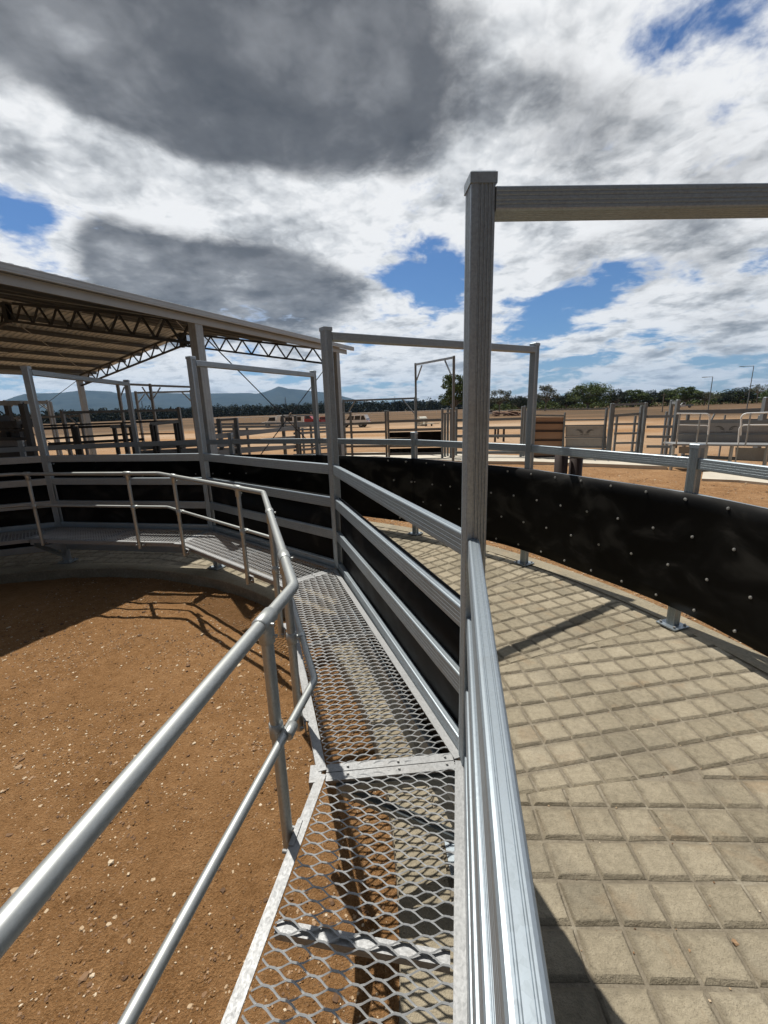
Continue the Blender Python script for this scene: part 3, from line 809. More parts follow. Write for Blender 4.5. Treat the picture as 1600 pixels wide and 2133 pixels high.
sheetp(t, 1178, 1263, 889, 888, 909, 909, 18.72, 17.72, 'sheet'); sheetp(t, 1178, 1263, 913, 913, 930, 931, 18.72, 17.72, 'sheet'); sheetp(t, 1178, 1263, 934, 935, 950, 952, 18.72, 17.72, 'sheet')
def emblem(parent, cx, cy, wpx, YA, slope):
    # two feathered wings with a line of tiny lettering-like dashes beneath
    mb = MB()
    def P(u, v_): x = cx+u*wpx; return at(x, cy+v_*wpx+slope*u*0, YA(x)-.02)
    for s_ in (-1, 1):
        for top_, bot in (([(.10, .05), (.22, -.055), (.36, -.085), (.5, -.045)], [(.5, -.03), (.38, -.04), (.25, -.005), (.12, .07)]), ([(.10, .09), (.16, .06), (.24, .03), (.30, .0)], [(.26, .06), (.2, .09), (.14, .11), (.09, .12)])):
            pts = [P(s_*u, v_) for u, v_ in top_+bot]
            if s_ < 0: pts.reverse()
            k = Vector((0, .004, 0)); n = len(pts)
            mb.add(pts+[q+k for q in pts], [tuple(range(n-1, -1, -1))]+[(i, (i+1) % n, n+(i+1) % n, n+i) for i in range(n)])
    for i in range(9):
        if i in (3,): continue
        u = -.24+i*.055; a, b_ = P(u, .17), P(u+.04, .19)
        mb.add([P(u, .165), P(u+.04, .165), P(u+.04, .195), P(u, .195)], [(3, 2, 1, 0)])
    mb.build('emblem', 'decal', parent)
emblem(t, 1218, 898, 38, lambda x: 18.7-(x-1177)/87.*1.0, 0)
t = yt('yard_gate', 'Open barred gate hung in a taller square frame, right of the emblem gate', 'gate', 1308, 17.2)
vp(t, 1274.5, 841, 17.5, .085); vp(t, 1279, 841, 17.55, .085); vp(t, 1337, 846, 17.1, .1); vp(t, 1346, 839, 16.9, .1)
hrl(t, (1277, 843.5), (1346, 840.5), 17.5, 16.9, .085); hrl(t, (1279, 866), (1338, 861.5), 17.5, 17.1, .1)
for y in (883, 902.5, 922.5, 942): hrl(t, (1279, y+.5), (1338, y-.5), 17.5, 17.1, .08)
for px, Y in ((1286, 17.7), (1324, 17.45)):
    p = at(px, 866, Y); MB().bar((p.x, p.y, .25), (p.x, p.y, p.z), rectp(.07, .07)).build('gate_bar', 'yard', t)
t = yt('rail_fence', 'Four rail panel between the square gate frame and the tall twin posts', 'rail fence', 1375, 16.7)
for y0, y1 in ((868, 867), (889, 888.5), (909.5, 910), (930, 930.5), (948, 949)): hrl(t, (1347, y0), (1411, y1), 16.9, 16.2, .1)
vp(t, 1400, 834, 17.2, .1); vp(t, 1413, 833.5, 16.2, .12); hrl(t, (1400, 839), (1413, 839), 17.2, 16.2, .1); vp(t, 1389, 858, 18.0, .07)
# loading platform
t = yt('loading_platform', 'Sheeted loading ramp with white deck edge and emblem sheet at the right edge', 'loading platform', 1510, 14.6)
YP = lambda x: 15.2-(x-1400)/200*1.2
def hp(a, b_, h, t_=.04, m='yard', dy=0, name='rail', par=None): return hrl(par or t, a, b_, YP(a[0])+dy, YP(b_[0])+dy, h, t_, m, name)
for (yt_, yb_) in ((881, 902), (905.5, 922)):
    sheetp(t, 1412, 1640, yt_, yt_-1, yb_, yb_+1, YP(1412)+.9, YP(1640)+.9, 'sheet')
sheetp(t, 1414, 1470, 930, 930, 944, 946, YP(1414)+.4, YP(1470)+.4, 'sheet'); sheetp(t, 1532, 1640, 932, 934, 957, 962, YP(1532)+.4, YP(1640)+.4, 'sheet')
hp((1412, 879), (1640, 878), .09, dy=.85); hp((1412, 903.5), (1640, 904), .06, dy=.85); hp((1412, 922.5), (1640, 924), .06, dy=.85)
emblem(t, 1514, 891, 48, lambda x: YP(x)+.88, 0)
p, q = at(1402, 924.5, YP(1402)), at(1640, 927, YP(1640)); dv = Vector((.25, .95, 0))
MB().add([p, q, q+dv*.95, p+dv*.95]+[v-Z*.06 for v in (p, q, q+dv*.95, p+dv*.95)], [(0, 1, 2, 3), (7, 6, 5, 4), (0, 4, 5, 1), (1, 5, 6, 2), (2, 6, 7, 3), (3, 7, 4, 0)]).build('deck', 'frame', t)
for px, yy in ((1473, 940), (1525.5, 945), (1404, 940), (1600, 945)):
    p = at(px, 926, YP(px)+.03); MB().bar((p.x, p.y, GZ), (p.x, p.y, p.z-.05), rectp(.075, .075)).build('leg', 'pipe', t)
p, q = at(1473, 952, YP(1473)+.8), at(1640, 958, YP(1640)+.8); hp((1420, 950), (1640, 960), .12, .05, 'yard', .6)
t2 = yt('platform_handrail', 'White hooped pipe handrail at the left end of the loading ramp', 'handrail', 1450, 14.8, 'hooped handrails on the loading ramp')
def hoop(parent, pts, r, name='hoop'):
    P_ = [at(x, y, YP(x)+.02) for x, y in pts]; MB().tube(fillet(P_, .14 if r > .02 else .1, 5), r, 10).build(name, 'white', parent)
hoop(t2, [(1410, 861.5), (1479.5, 862), (1475, 907)], .026); hoop(t2, [(1412, 885), (1477, 886.5), (1474.5, 905)], .016)
for px, y0, y1 in ((1459.5, 862, 922), (1417, 862, 925)):
    p = at(px, y0, YP(px)); MB().tube([(p.x, p.y, p.z), (p.x, p.y, at(px, y1, YP(px)).z)], .024, 8).build('stanchion', 'pipe', t2)
p = at(1475, 905, YP(1475)); MB().tube([(p.x, p.y, p.z), (p.x, p.y, at(1473, 940, YP(1473)).z)], .022, 8).build('stanchion', 'pipe', t2)
t2 = yt('platform_handrail', 'White hooped pipe handrail with a lower hoop, running off the right edge of the ramp', 'handrail', 1570, 14.2, 'hooped handrails on the loading ramp')
hoop(t2, [(1640, 858), (1544.5, 861.5), (1543, 907)], .026); hoop(t2, [(1640, 885), (1540.5, 885.5), (1537.5, 930)], .022)
for px, y0, y1 in ((1564, 861, 928), (1640, 859, 930)):
    p = at(px, y0, YP(px)); MB().tube([(p.x, p.y, p.z), (p.x, p.y, at(px, y1, YP(px)).z)], .024, 8).build('stanchion', 'pipe', t2)
p = at(1537.5, 928, YP(1537)); MB().tube([(p.x, p.y, p.z), (p.x, p.y, GZ+.2)], .022, 8).build('stanchion', 'pipe', t2)
t = yt('loading_race', 'Long dark topped race side behind the loading ramp, tall end post at picture edge', 'race', 1520, 18)
hrl(t, (1405, 858), (1640, 856), 19, 17.5, .17, .05); hrl(t, (1448, 857.5), (1640, 850), 20, 18.5, .09, .05); hrl(t, (1500, 853.5), (1586, 851), 20.4, 19.4, .03, .05, 'white')
vp(t, 1597, 828, 17.3, .16); vp(t, 1585, 866, 17.6, .12); vp(t, 1434, 862, 18.8, .1); vp(t, 1511, 864, 18.6, .05, capd=False)
hrl(t, (1405, 877), (1640, 873), 18.8, 17.3, .07); a, b_ = at(1489, 862, 18.5), at(1482, 875, 18.5); MB().bar(a, b_, rectp(.05, .05)).build('brace', 'yard', t)
# posts of pipe beyond the outer fence
for px, ptop, lab in ((1170.5, 941.5, 'Left of two thick dark brown pipe bollards behind the curved belt fence'), (1201.5, 943.5, 'Right of two thick dark brown pipe bollards, with a grey band round its top')):
    Y = 8.6; p = at(px, ptop, Y); b = thing('pipe_bollard', lab, 'bollard', (p.x, p.y, GZ), 'dark pipe bollards behind the belt fence')
    MB().tube([(p.x, p.y, GZ-.05), (p.x, p.y, p.z), (p.x, p.y, p.z+.004)], [.128, .128, .118], 20).build('pipe', 'rust', b)
    if px > 1190: MB().tube([(p.x, p.y, p.z-.10), (p.x, p.y, p.z-.045)], .1305, 20).build('grey_band', 'shade', b)
# yard slab with a low steel rail
def slab(name, pts, z=-.02):
    P_ = [atz(x, y, z) for x, y in pts]; n = len(P_)
    o = MB().add(P_+[v-Z*.2 for v in P_], [tuple(range(n))]+[(i, n+i, n+(i+1) % n, (i+1) % n) for i in range(n)]).build(name, 'flatconc'); o['kind'] = 'structure'
slab('yard_floor', [(700, 954), (780, 950), (960, 960), (1110, 961), (1390, 971), (1385, 964), (1250, 954), (1100, 949), (960, 945), (780, 942), (700, 944)])
slab('ramp_floor', [(1462, 997), (1540, 1000), (1640, 1010), (1640, 985), (1540, 980), (1465, 983)], -.08)
t = yt('floor_rail', 'Low ladder of two flat rails lying along the front of the yard slab', 'rail', 1240, 17.6)
hrl(t, (944, 955), (1270, 954), 20.3, 17.9, .05); hrl(t, (944, 961), (1390, 969), 19.4, 16.2, .06)
for px in (1110, 1180, 1240, 1267, 1318, 1331):
    a, b_ = at(px-4, 954, 19.9-(px-944)/326*2.2), at(px+2, 963, 19.2-(px-944)/446*3.0); MB().bar(a, b_, rectp(.04, .04)).build('strut', 'yard', t)

# tall lane frames
def lane(label, A, B, braces, rails=(), w=.1, grp='tall overhead lane frames in the yards'):
    t = yt('lane_frame', label, 'overhead frame', A[0], A[2], grp)
    for px, py, Y in (A, B): vp(t, px, py, Y, w)
    hrl(t, (A[0], A[1]+2.5), (B[0], B[1]+2.5), A[2], B[2], w*.9, w*.7, name='header_beam')
    for a, b_, Ya, Yb in braces:
        MB().bar(at(*a, Ya), at(*b_, Yb), rectp(.05, .05)).build('brace', 'yard', t)
    for a, b_, Ya, Yb in rails: hrl(t, a, b_, Ya, Yb, .09)
    return t
lane('Tallest free standing galvanised lane frame with corner braces, beside the single dark tree', (865.5, 757, 22.5), (945.5, 742, 18.6), [((868, 792), (879, 761), 22.5, 21.9), ((927, 751), (940, 781), 19.4, 18.8)])
lane('Lower lane frame joined to the left of the tallest lane frame, near the white wagon', (715, 832.5, 24), (865, 827, 22.7), [((839, 832), (863, 861), 23, 22.7), ((739, 836), (726, 858), 23.8, 24)])
lane('Lane frame with a long beam and split braces, right of the fourth overhead frame', (244, 797, 19), (312, 800, 20), [((259, 806), (250, 829), 19.2, 19.1), ((296, 806), (314, 833), 19.8, 20), ((334, 807), (317, 833), 20.3, 20)], [((312, 803), (397, 806), 20, 21.2)])
lane('Slightly lower lane frame behind the split brace frame', (282, 815.5, 22), (397, 813, 24), [((301, 821), (286, 841), 22.3, 22), ((379, 817), (401, 838), 23.7, 24)])
lane('Distant double lane frame at far left under the shed eave', (9, 834, 24), (98, 834, 24), [((79, 839), (103, 856), 24, 24), ((27, 843), (15, 856), 24, 24)], [((40, 839.5), (106, 839.5), 25, 25)])
lane('Distant lane frame leg just right of the far left double frame', (40, 837.5, 25.2), (105, 837, 25.2), [((88, 841), (106, 857), 25.2, 25.2)])
t = yt('yard_gate', 'Wide pale bar gate frame standing in sun between the shed columns', 'gate', 250, 16)
vp(t, 129, 856, 15.5, .1); vp(t, 372, 848.5, 17.5, .1); hrl(t, (131, 859.5), (371, 854), 15.5, 17.5, .09); vp(t, 167, 863, 17, .09)
MB().bar(at(143, 868, 15.7), at(166, 887.5, 16), rectp(.05, .05)).build('brace', 'yard', t)
hrl(t, (0, 872), (167, 866), 17, 17, .08); vp(t, 12, 868, 17, .1); vp(t, 37, 868, 17, .1); vp(t, 370, 851, 17.7, .06)
# yards beyond the race, centre left
t = yt('rail_fence', 'Rail panel with dark capped posts between the shed column and the white truck', 'rail fence', 520, 15)
for px, py, Y in ((455, 873, 13.6), (491, 871.5, 13.9), (588, 866.5, 18), (615, 866, 18.6)): vp(t, px, py, Y, .115 if px < 500 else .12)
hrl(t, (455, 875), (491, 873), 13.6, 13.9, .07)
for y0, y1 in ((910, 891), (928, 911), (944, 930)): hrl(t, (441, y0), (620, y1), 12.6, 18.8, .15)
for y0, y1 in ((884, 880), (890, 886.5), (899, 893), (921, 914), (936, 926)): hrl(t, (441, y0), (700, y1), 17.5, 22.5, .09)
t = yt('rail_fence', 'Rail panel running behind the second overhead frame post below the red vehicles', 'rail fence', 650, 20)
for px, py, Y in ((622, 889, 18.8), (647, 885, 20.5), (630, 892, 22)): vp(t, px, py, Y, .1)
hrl(t, (588, 867), (655, 864.5), 18, 20, .06)
for y0, y1 in ((884, 881), (903, 897), (923, 914), (938, 930), (948, 944)): hrl(t, (612, y0), (712, y1), 18.6, 21.6, .1)
for px, py in ((514, 887.5), (486, 884.5)): vp(t, px, py, 21, .1)
# shaded yard under the shed
SG = 'shaded yard gates under the shed'
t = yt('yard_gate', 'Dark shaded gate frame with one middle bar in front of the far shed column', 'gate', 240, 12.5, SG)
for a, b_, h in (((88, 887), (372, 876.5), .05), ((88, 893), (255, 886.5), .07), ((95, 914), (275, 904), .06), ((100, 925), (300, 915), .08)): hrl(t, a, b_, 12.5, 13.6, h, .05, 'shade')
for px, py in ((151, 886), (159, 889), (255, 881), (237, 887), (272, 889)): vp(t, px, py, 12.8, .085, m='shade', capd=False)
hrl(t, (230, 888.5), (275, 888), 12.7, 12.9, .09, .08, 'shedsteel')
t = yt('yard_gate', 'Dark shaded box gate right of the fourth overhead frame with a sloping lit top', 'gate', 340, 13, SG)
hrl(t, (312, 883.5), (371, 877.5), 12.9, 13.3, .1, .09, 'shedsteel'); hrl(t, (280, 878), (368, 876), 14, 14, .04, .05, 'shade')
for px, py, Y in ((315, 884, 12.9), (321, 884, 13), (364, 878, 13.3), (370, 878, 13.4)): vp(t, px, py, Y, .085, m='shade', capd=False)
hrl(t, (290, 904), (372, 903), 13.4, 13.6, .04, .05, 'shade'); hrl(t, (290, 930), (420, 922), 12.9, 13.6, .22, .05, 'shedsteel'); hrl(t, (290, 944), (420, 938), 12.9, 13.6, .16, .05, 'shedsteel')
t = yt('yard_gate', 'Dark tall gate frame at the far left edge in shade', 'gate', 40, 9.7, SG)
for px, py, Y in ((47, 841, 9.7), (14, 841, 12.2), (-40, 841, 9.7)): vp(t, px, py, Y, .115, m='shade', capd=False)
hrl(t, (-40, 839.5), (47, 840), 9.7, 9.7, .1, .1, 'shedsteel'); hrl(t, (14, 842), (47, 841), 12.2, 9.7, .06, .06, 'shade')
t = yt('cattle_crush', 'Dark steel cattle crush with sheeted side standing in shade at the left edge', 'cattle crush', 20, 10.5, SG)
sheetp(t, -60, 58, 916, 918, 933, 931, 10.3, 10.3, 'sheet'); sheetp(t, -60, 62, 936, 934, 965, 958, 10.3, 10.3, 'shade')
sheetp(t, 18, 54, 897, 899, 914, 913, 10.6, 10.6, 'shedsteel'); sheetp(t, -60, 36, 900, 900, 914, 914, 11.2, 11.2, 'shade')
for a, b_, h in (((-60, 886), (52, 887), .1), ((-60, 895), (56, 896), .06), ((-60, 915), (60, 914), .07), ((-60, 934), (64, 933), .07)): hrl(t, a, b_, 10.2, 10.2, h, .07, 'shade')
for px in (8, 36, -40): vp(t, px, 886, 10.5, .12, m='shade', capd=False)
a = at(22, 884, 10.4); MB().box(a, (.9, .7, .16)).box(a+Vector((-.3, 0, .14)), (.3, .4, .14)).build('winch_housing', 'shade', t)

# ------------------------------------------------------------------ distant things
def extr(pts, x0, x1):
    """side profile (y,z) extruded along x"""
    n = len(pts); vs = [(x0, y, z) for y, z in pts]+[(x1, y, z) for y, z in pts]
    return vs, [tuple(range(n)), tuple(range(2*n-1, n-1, -1))]+[(i, n+i, n+(i+1) % n, (i+1) % n) for i in range(n)]
def place(t, px, py, Y, rot, s=1):
    p = at(px, py, Y); t.matrix_world = Matrix.Translation((p.x, p.y, GZ)) @ Matrix.Rotation(rot, 4, 'Z') @ Matrix.Scale(s, 4)
def wheels(t, ys, w, r=.38):
    for y in ys:
        for x in (-w/2+.1, w/2-.1):
            o = MB().tube([(x-.11, y, r), (x+.11, y, r)], r, 14).build('wheel', 'tyre', t); MB().tube([(x-.118, y, r), (x+.118, y, r)], r*.55, 10).build('rim', 'bolt', o)
def suv(label, body, px, Y, rot, s=1):
    t = thing('parked_car', label, 'car')
    MB().add(*extr([(-2.3, .4), (2.3, .4), (2.35, .8), (2.2, 1.0), (1.1, 1.08), (-2.3, 1.08), (-2.4, .8)], -.92, .92)).build('body', body, t)
    MB().add(*extr([(1.1, 1.08), (.35, 1.72), (-1.9, 1.76), (-2.28, 1.08)], -.84, .84)).build('cabin', 'glass', t)
    MB().add(*extr([(.45, 1.66), (.3, 1.78), (-1.95, 1.82), (-2.0, 1.68)], -.86, .86)).build('roof', body, t)
    for y0, y1 in ((.95, .38), (-.35, -.48), (-1.3, -1.45), (-2.2, -1.9)):
        MB().add(*extr([(y0+.05, 1.06), (y0-.07, 1.06), (y1-.07, 1.74), (y1+.05, 1.74)], -.865, .865)).build('pillar', body, t)
    MB().box((-.6, -2.38, .93), (.3, .05, .16)).build('tail_light', 'red', t); MB().box((.6, -2.38, .93), (.3, .05, .16)).build('tail_light', 'red', t)
    wheels(t, (1.45, -1.4), 1.8); place(t, px, 889, Y, rot, s); return t
def ute(label, body, px, Y, rot, s=1, tray=True):
    t = thing('parked_ute', label, 'ute')
    MB().add(*extr([(-.2, .45), (2.5, .45), (2.5, .95), (1.3, 1.1), (.75, 1.75), (-.2, 1.75)], -.88, .88)).build('body', body, t)
    MB().add(*extr([(1.12, 1.15), (.72, 1.66), (-.1, 1.66), (-.1, 1.15)], -.89, .89)).build('window', 'glass', t)
    MB().box((0, -1.35, .72), (1.9, 2.2, .12)).box((-.93, -1.35, .92), (.05, 2.2, .35)).box((.93, -1.35, .92), (.05, 2.2, .35)).box((0, -2.43, .92), (1.9, .05, .35)).build('tray', body if tray else 'galv', t)
    wheels(t, (1.6, -1.5), 1.8); place(t, px, 885, Y, rot, s); return t
suv('White station wagon parked beyond the yards, seen from its rear quarter', 'white', 737, 64, R(75))
suv('Bright red small car parked left of the second overhead frame post', 'red', 676, 86, R(40), .8)
ute('Dark red low tray ute parked between the white truck and the red car', 'red', 640, 84, R(-95))
ute('Small white ute far off in front of the right hand trees', 'white', 1421, 140, R(60), .9, False)
ute('Small pale ute parked beside the rubble pile, right of the tall front post', 'white', 1024, 118, R(80), .8, False)
t = thing('truck', 'White truck with a red horned head picture on its canopy box', 'truck')
MB().add(*extr([(-2.6, .7), (2.7, .7), (2.9, 1.15), (1.75, 1.3), (1.35, 2.25), (-.1, 2.3), (-.1, 1.05), (-2.6, 1.05)], -1.0, 1.0)).build('body', 'white', t)
MB().add(*extr([(1.6, 1.4), (1.28, 2.12), (.1, 2.15), (.1, 1.4)], -1.01, 1.01)).build('window', 'glass', t)
bx = MB().box((0, -1.4, 1.75), (2.0, 2.3, 1.55)).build('canopy_box', 'white', t)
mb = MB()
for s_ in (-1, 1):
    for sd in (-1.012, 1.012):
        mb.tube([(sd, -1.4, 1.5), (sd, -1.4+.22*s_, 1.75), (sd, -1.4+.5*s_, 1.95), (sd, -1.4+.75*s_, 2.2)], [.09, .11, .07, .02], 6)
mb.tube([(-1.012, -1.4, 1.9), (-1.012, -1.4, 1.25)], [.13, .07], 6).tube([(1.012, -1.4, 1.9), (1.012, -1.4, 1.25)], [.13, .07], 6).build('horned_head_art', 'artred', bx)
wheels(t, (1.8, -1.6), 1.9, .45); place(t, 576, 886, 74, R(100), .8)
t = thing('truck', 'White box body truck with dark open side, right of the horned head truck', 'truck')
MB().add(*extr([(-2.8, .7), (2.4, .7), (2.4, 1.3), (1.9, 2.4), (-2.8, 2.4)], -1.05, 1.05)).build('body', 'white', t)
for y0, y1 in ((1.7, 1.0), (.75, -.7), (-.95, -2.4)): MB().add(*extr([(y0, 1.35), (y0-.1, 2.15), (y1, 2.15), (y1, 1.35)], -1.06, 1.06)).build('window', 'glass', t)
wheels(t, (1.6, -1.7), 2.0, .45); place(t, 604, 886, 70, R(95), .8)
# water tank trailer
t = thing('water_tank', 'Cream half round tank standing beside a small trailer, right of the tallest lane frame', 'tank')
MB().tube([(-.8, 0, .95), (.8, 0, .95)], .85, 20).box((0, 0, .5), (1.6, 1.5, .8)).build('tank', 'cream', t); MB().box((0, 0, .06), (1.5, 1.4, .12)).build('base', 'darksteel', t); place(t, 879, 872, 62, R(25), .72)
t = thing('trailer', 'Small flat trailer with dark wheels beside the cream tank', 'trailer')
MB().box((0, 0, .6), (2.4, 1.3, .16)).box((-.9, 0, .9), (.4, 1.1, .5)).build('bed', 'cream', t); MB().box((1.8, 0, .5), (1.4, .1, .1)).build('drawbar', 'darksteel', t); wheels(t, (0,), 1.6, .34); place(t, 893, 872, 60, R(10), .6)
# rubble and logs
t = thing('log_pile', 'Heap of logs and dead branches on the far dirt, right of the tall front post', 'log pile'); rng = random.Random(5)
for i in range(26):
    x, y, z = rng.uniform(-3.6, 3.6), rng.uniform(-1, 1), rng.uniform(.1, .9); a = rng.uniform(0, 3.14); l = rng.uniform(.5, 1.5)
    MB().tube([(x-l*math.cos(a), y-l*math.sin(a), z), (x, y, z+.12), (x+l*math.cos(a), y+l*math.sin(a), z+rng.uniform(-.1, .4))], [.16, .2, .1], 7).build('log', 'rubble', t)
place(t, 1062, 862, 105, 0)
for i, (px, Y, h) in enumerate(((1032, 30, 1.0), (1038, 33, .9), (1050, 30, 1.0))):
    p = at(px, 890, Y); mb = MB().bar((p.x, p.y, GZ), (p.x, p.y, GZ+h), rectp(.12, .12)).build('timber_post', 'rust')
    mb['label'] = ('Left short dark timber post standing alone on the far dirt', 'Thin middle timber post of three on the far dirt', 'Right short dark timber post, thickest of three on the far dirt')[i]; mb['category'] = 'post'; mb['group'] = 'three short posts on the far dirt'
# long white running rails
def rrail(label, a, b_, YA, YB, n):
    t = yt('running_rail', label, 'rail', a[0], YA, 'long white running rails far across the plain')
    p, q = at(*a, YA), at(*b_, YB); MB().tube([p, q], .07, 6).build('rail', 'white', t)
    for i in range(n+1):
        c = p.lerp(q, i/n); MB().bar((c.x, c.y, GZ), c, rectp(.06, .06)).build('post', 'white', t)
rrail('Long thin white running rail on the plain behind the trucks', (440, 872.5), (712, 861), 150, 175, 22)
rrail('Thin white running rail far beyond the black banded gate', (712, 862), (935, 853.5), 175, 190, 16)
rrail('Thin running rail rising in front of the trees right of the tall post', (1020, 857), (1100, 852), 150, 165, 6)

# lamp posts, power poles, pylons
def lamp(label, bx_, by, tx, ty, ax_, Y):
    t = yt('street_lamp', label, 'street lamp', bx_, Y, 'street lamps on the right skyline')
    p = at(tx, ty, Y); MB().tube([(p.x, p.y, GZ), (p.x, p.y, p.z)], [.11, .07], 8).build('pole', 'lampgrey', t)
    q = at(ax_, ty, Y); d = q-p; q = Vector((p.x+d.x, p.y+d.y, p.z+.02)); MB().tube([(p.x, p.y, p.z), q], [.06, .05], 6).build('arm', 'lampgrey', t)
    h = MB().box(q-Z*.03+Vector((d.x, d.y, 0)).normalized()*.3, (1.0, .35, .12)).build('lamp_head', 'lampgrey', t)
lamp('Shorter of two street lamps, its arm pointing left, above the hooped handrail', 1473, 855, 1485, 785, 1471, 98)
lamp('Taller of two street lamps, its arm pointing left, near the right edge', 1556, 852, 1570.5, 762.5, 1549, 99)
t = yt('power_pole', 'Thin timber power pole standing in front of the right hand trees', 'pole', 1382, 95)
p = at(1384, 819, 95); MB().tube([(p.x, p.y, GZ), (p.x, p.y, p.z)], [.13, .08], 8).build('pole', 'bark', t); MB().box((p.x, p.y, p.z-.4), (1.2, .1, .1)).build('crossarm', 'bark', t)
def pylon(label, px, ptop, pbase, Y, w):
    p = at(px, ptop, Y); h = p.z+3; t = thing('transmission_tower', label, 'transmission tower', (p.x, Y, 0), 'power line towers on the horizon')
    mb = MB(); nl = 9
    def lv(i): f = i/nl; ww = w*(1-f)**1.4*.5+w*.06; return [Vector((p.x+sx_*ww, Y+sy*ww, -2+f*h)) for sx_, sy in ((-1, -1), (1, -1), (1, 1), (-1, 1))]
    th = w*.035
    for i in range(nl):
        A, B = lv(i), lv(i+1)
        for k in range(4):
            mb.bar(A[k], B[k], rectp(th*1.4, th*1.4)); mb.bar(A[k], B[(k+1) % 4], rectp(th, th)); mb.bar(A[(k+1) % 4], B[k], rectp(th, th)); mb.bar(B[k], B[(k+1) % 4], rectp(th, th))
    mb.build('lattice', 'pylon', t)
    for f in (.72, .84, .96):
        MB().bar((p.x-w*.42, Y, h*f-2), (p.x+w*.42, Y, h*f-2), rectp(th*1.6, th*1.6)).build('crossarm', 'pylon', t)
pylon('Lattice power tower in front of the peaked mountain', 594, 828, 867, 1400, 9)
pylon('Bluish lattice power tower behind the split brace lane frame', 295, 836, 868, 1500, 9)
pylon('Tiny lattice power tower above the low hills left of the tallest lane frame', 822, 826, 850, 1900, 7)
pylon('Tiny lattice power tower on the skyline left of the second portal end post', 1074, 823, 845, 1700, 7)

# ------------------------------------------------------------------ trees
def leaves(mb, c, r, n, s, rng, flat=.75):
    for i in range(n):
        while True:
            v_ = Vector((rng.uniform(-1, 1), rng.uniform(-1, 1), rng.uniform(-1, 1)))
            if .15 < v_.length < 1: break
        p = c+Vector((v_.x*r, v_.y*r, v_.z*r*flat))
        a = Vector((rng.gauss(0, 1), rng.gauss(0, 1), rng.gauss(0, .7))).normalized(); b_ = a.orthogonal().normalized(); b_.rotate(Matrix.Rotation(rng.uniform(0, 6.28), 3, a))
        q = a.cross(b_); ss = s*rng.uniform(.6, 1.3)
        mb.add([p-b_*ss-q*ss*.45, p+b_*ss-q*ss*.45, p+b_*ss*.9+q*ss*.5, p-b_*ss*.8+q*ss*.5], [(0, 1, 2, 3)])
def tree_proto(kind, seed, h, w, lm, nclump, nl, ls, trunk=.35, bare=.3):
    rng = random.Random(seed); t = thing('gum_tree', 'x', 'tree')
    tr = MB(); cr = MB(); base = Vector((0, 0, -.3)); fork = Vector((rng.uniform(-.3, .3), rng.uniform(-.3, .3), h*bare))
    tr.tube([base, fork*.5, fork], [trunk, trunk*.8, trunk*.65], 8)
    for i in range(nclump):
        a = rng.uniform(0, 6.28); f = rng.random()**.6; rr_ = w*.5*f*(.95 if i % 3 else 1.05)
        zz = h*(bare+.12)+(h*(1-bare)-h*.16)*rng.random()*(1-.45*f*f)+h*.03
        c = Vector((rr_*math.cos(a), rr_*math.sin(a), zz)); m_ = fork.lerp(c, .5)+Vector((0, 0, h*.05))
        tr.tube([fork+Vector((0, 0, -.1)), m_, c], [trunk*.42, trunk*.22, trunk*.08], 5, False)
        leaves(cr, c, w*rng.uniform(.11, .19), nl, ls, rng)
    tr.build('trunk', 'bark', t); cr.build('crown', lm, t); return t
protos = [tree_proto(0, 1, 10, 6.6, 'leaf', 46, 120, .16, .3, .22), tree_proto(1, 2, 9, 8, 'leafgrey', 30, 80, .15, .25, .34),
          tree_proto(2, 3, 11, 12.5, 'leaf', 80, 110, .2, .4, .2), tree_proto(3, 4, 9, 9, 'leafdark', 60, 90, .18, .3, .18), tree_proto(4, 5, 10, 8, 'leafgrey', 22, 55, .15, .22, .5)]
PH = [10, 9, 11, 9, 10]; PW = [6.6, 8, 12.5, 9, 8]
TG = 'trees along the edge of the plain'
TREES = [(945, 775, 60, 92, 0, 'Single dense dark tree behind the tallest lane frame, half hidden by the front post'),
 (1042, 811, 50, 150, 1, 'Thin crowned gum with bare upper limbs seen just right of the tall front post'),
 (1010, 826, 34, 160, 3, 'Low bushy tree just right of the tall front post, below the thin gum'),
 (1084, 826, 36, 190, 3, 'Dark low tree left of the second portal end post'),
 (1138, 801, 46, 160, 1, 'Slender grey green gum just right of the second portal end post'),
 (1182, 819, 38, 185, 3, 'Low dark tree between the slender gum and the big round tree'),
 (1229, 799, 78, 165, 2, 'Biggest round crowned tree on the right skyline, above the emblem gate'),
 (1284, 811, 44, 190, 3, 'First tree right of the biggest round tree'),
 (1322, 810, 50, 195, 0, 'Dense tree above the square gate frame'),
 (1356, 813, 48, 200, 3, 'Dark tree just left of the thin power pole'),
 (1394, 811, 44, 200, 2, 'Broad tree just right of the thin power pole'),
 (1430, 804, 54, 185, 0, 'Tallest tree left of the shorter street lamp'),
 (1470, 816, 46, 180, 1, 'Pale thin tree behind the shorter street lamp'),
 (1505, 820, 46, 200, 3, 'Low tree just right of the shorter street lamp'),
 (1543, 807, 54, 200, 3, 'Flat topped dark tree left of the taller street lamp'),
 (1583, 800, 36, 185, 4, 'Sparse windswept gum at the right edge beside the taller street lamp'),
 (1625, 808, 60, 190, 2, 'Broad tree cut by the right edge of the picture')]
used = set()
for px, py, wpx, Y, k, lab in TREES:
    p = at(px, py, Y); d = ray(px, py); h = p.z-GZ; sw = wpx/CF*Y*1.02; sc = h/PH[k]
    mw = Matrix.Translation((p.x, Y, GZ)) @ Matrix.Rotation(px*.7, 4, 'Z') @ Matrix.Diagonal((sw/PW[k], sw/PW[k], sc, 1))
    if k not in used: t = protos[k]; used.add(k); t.matrix_world = mw
    else: t = copy_tree(protos[k], mw)
    t['label'] = lab; t['group'] = TG
rng = random.Random(21); mb = MB()
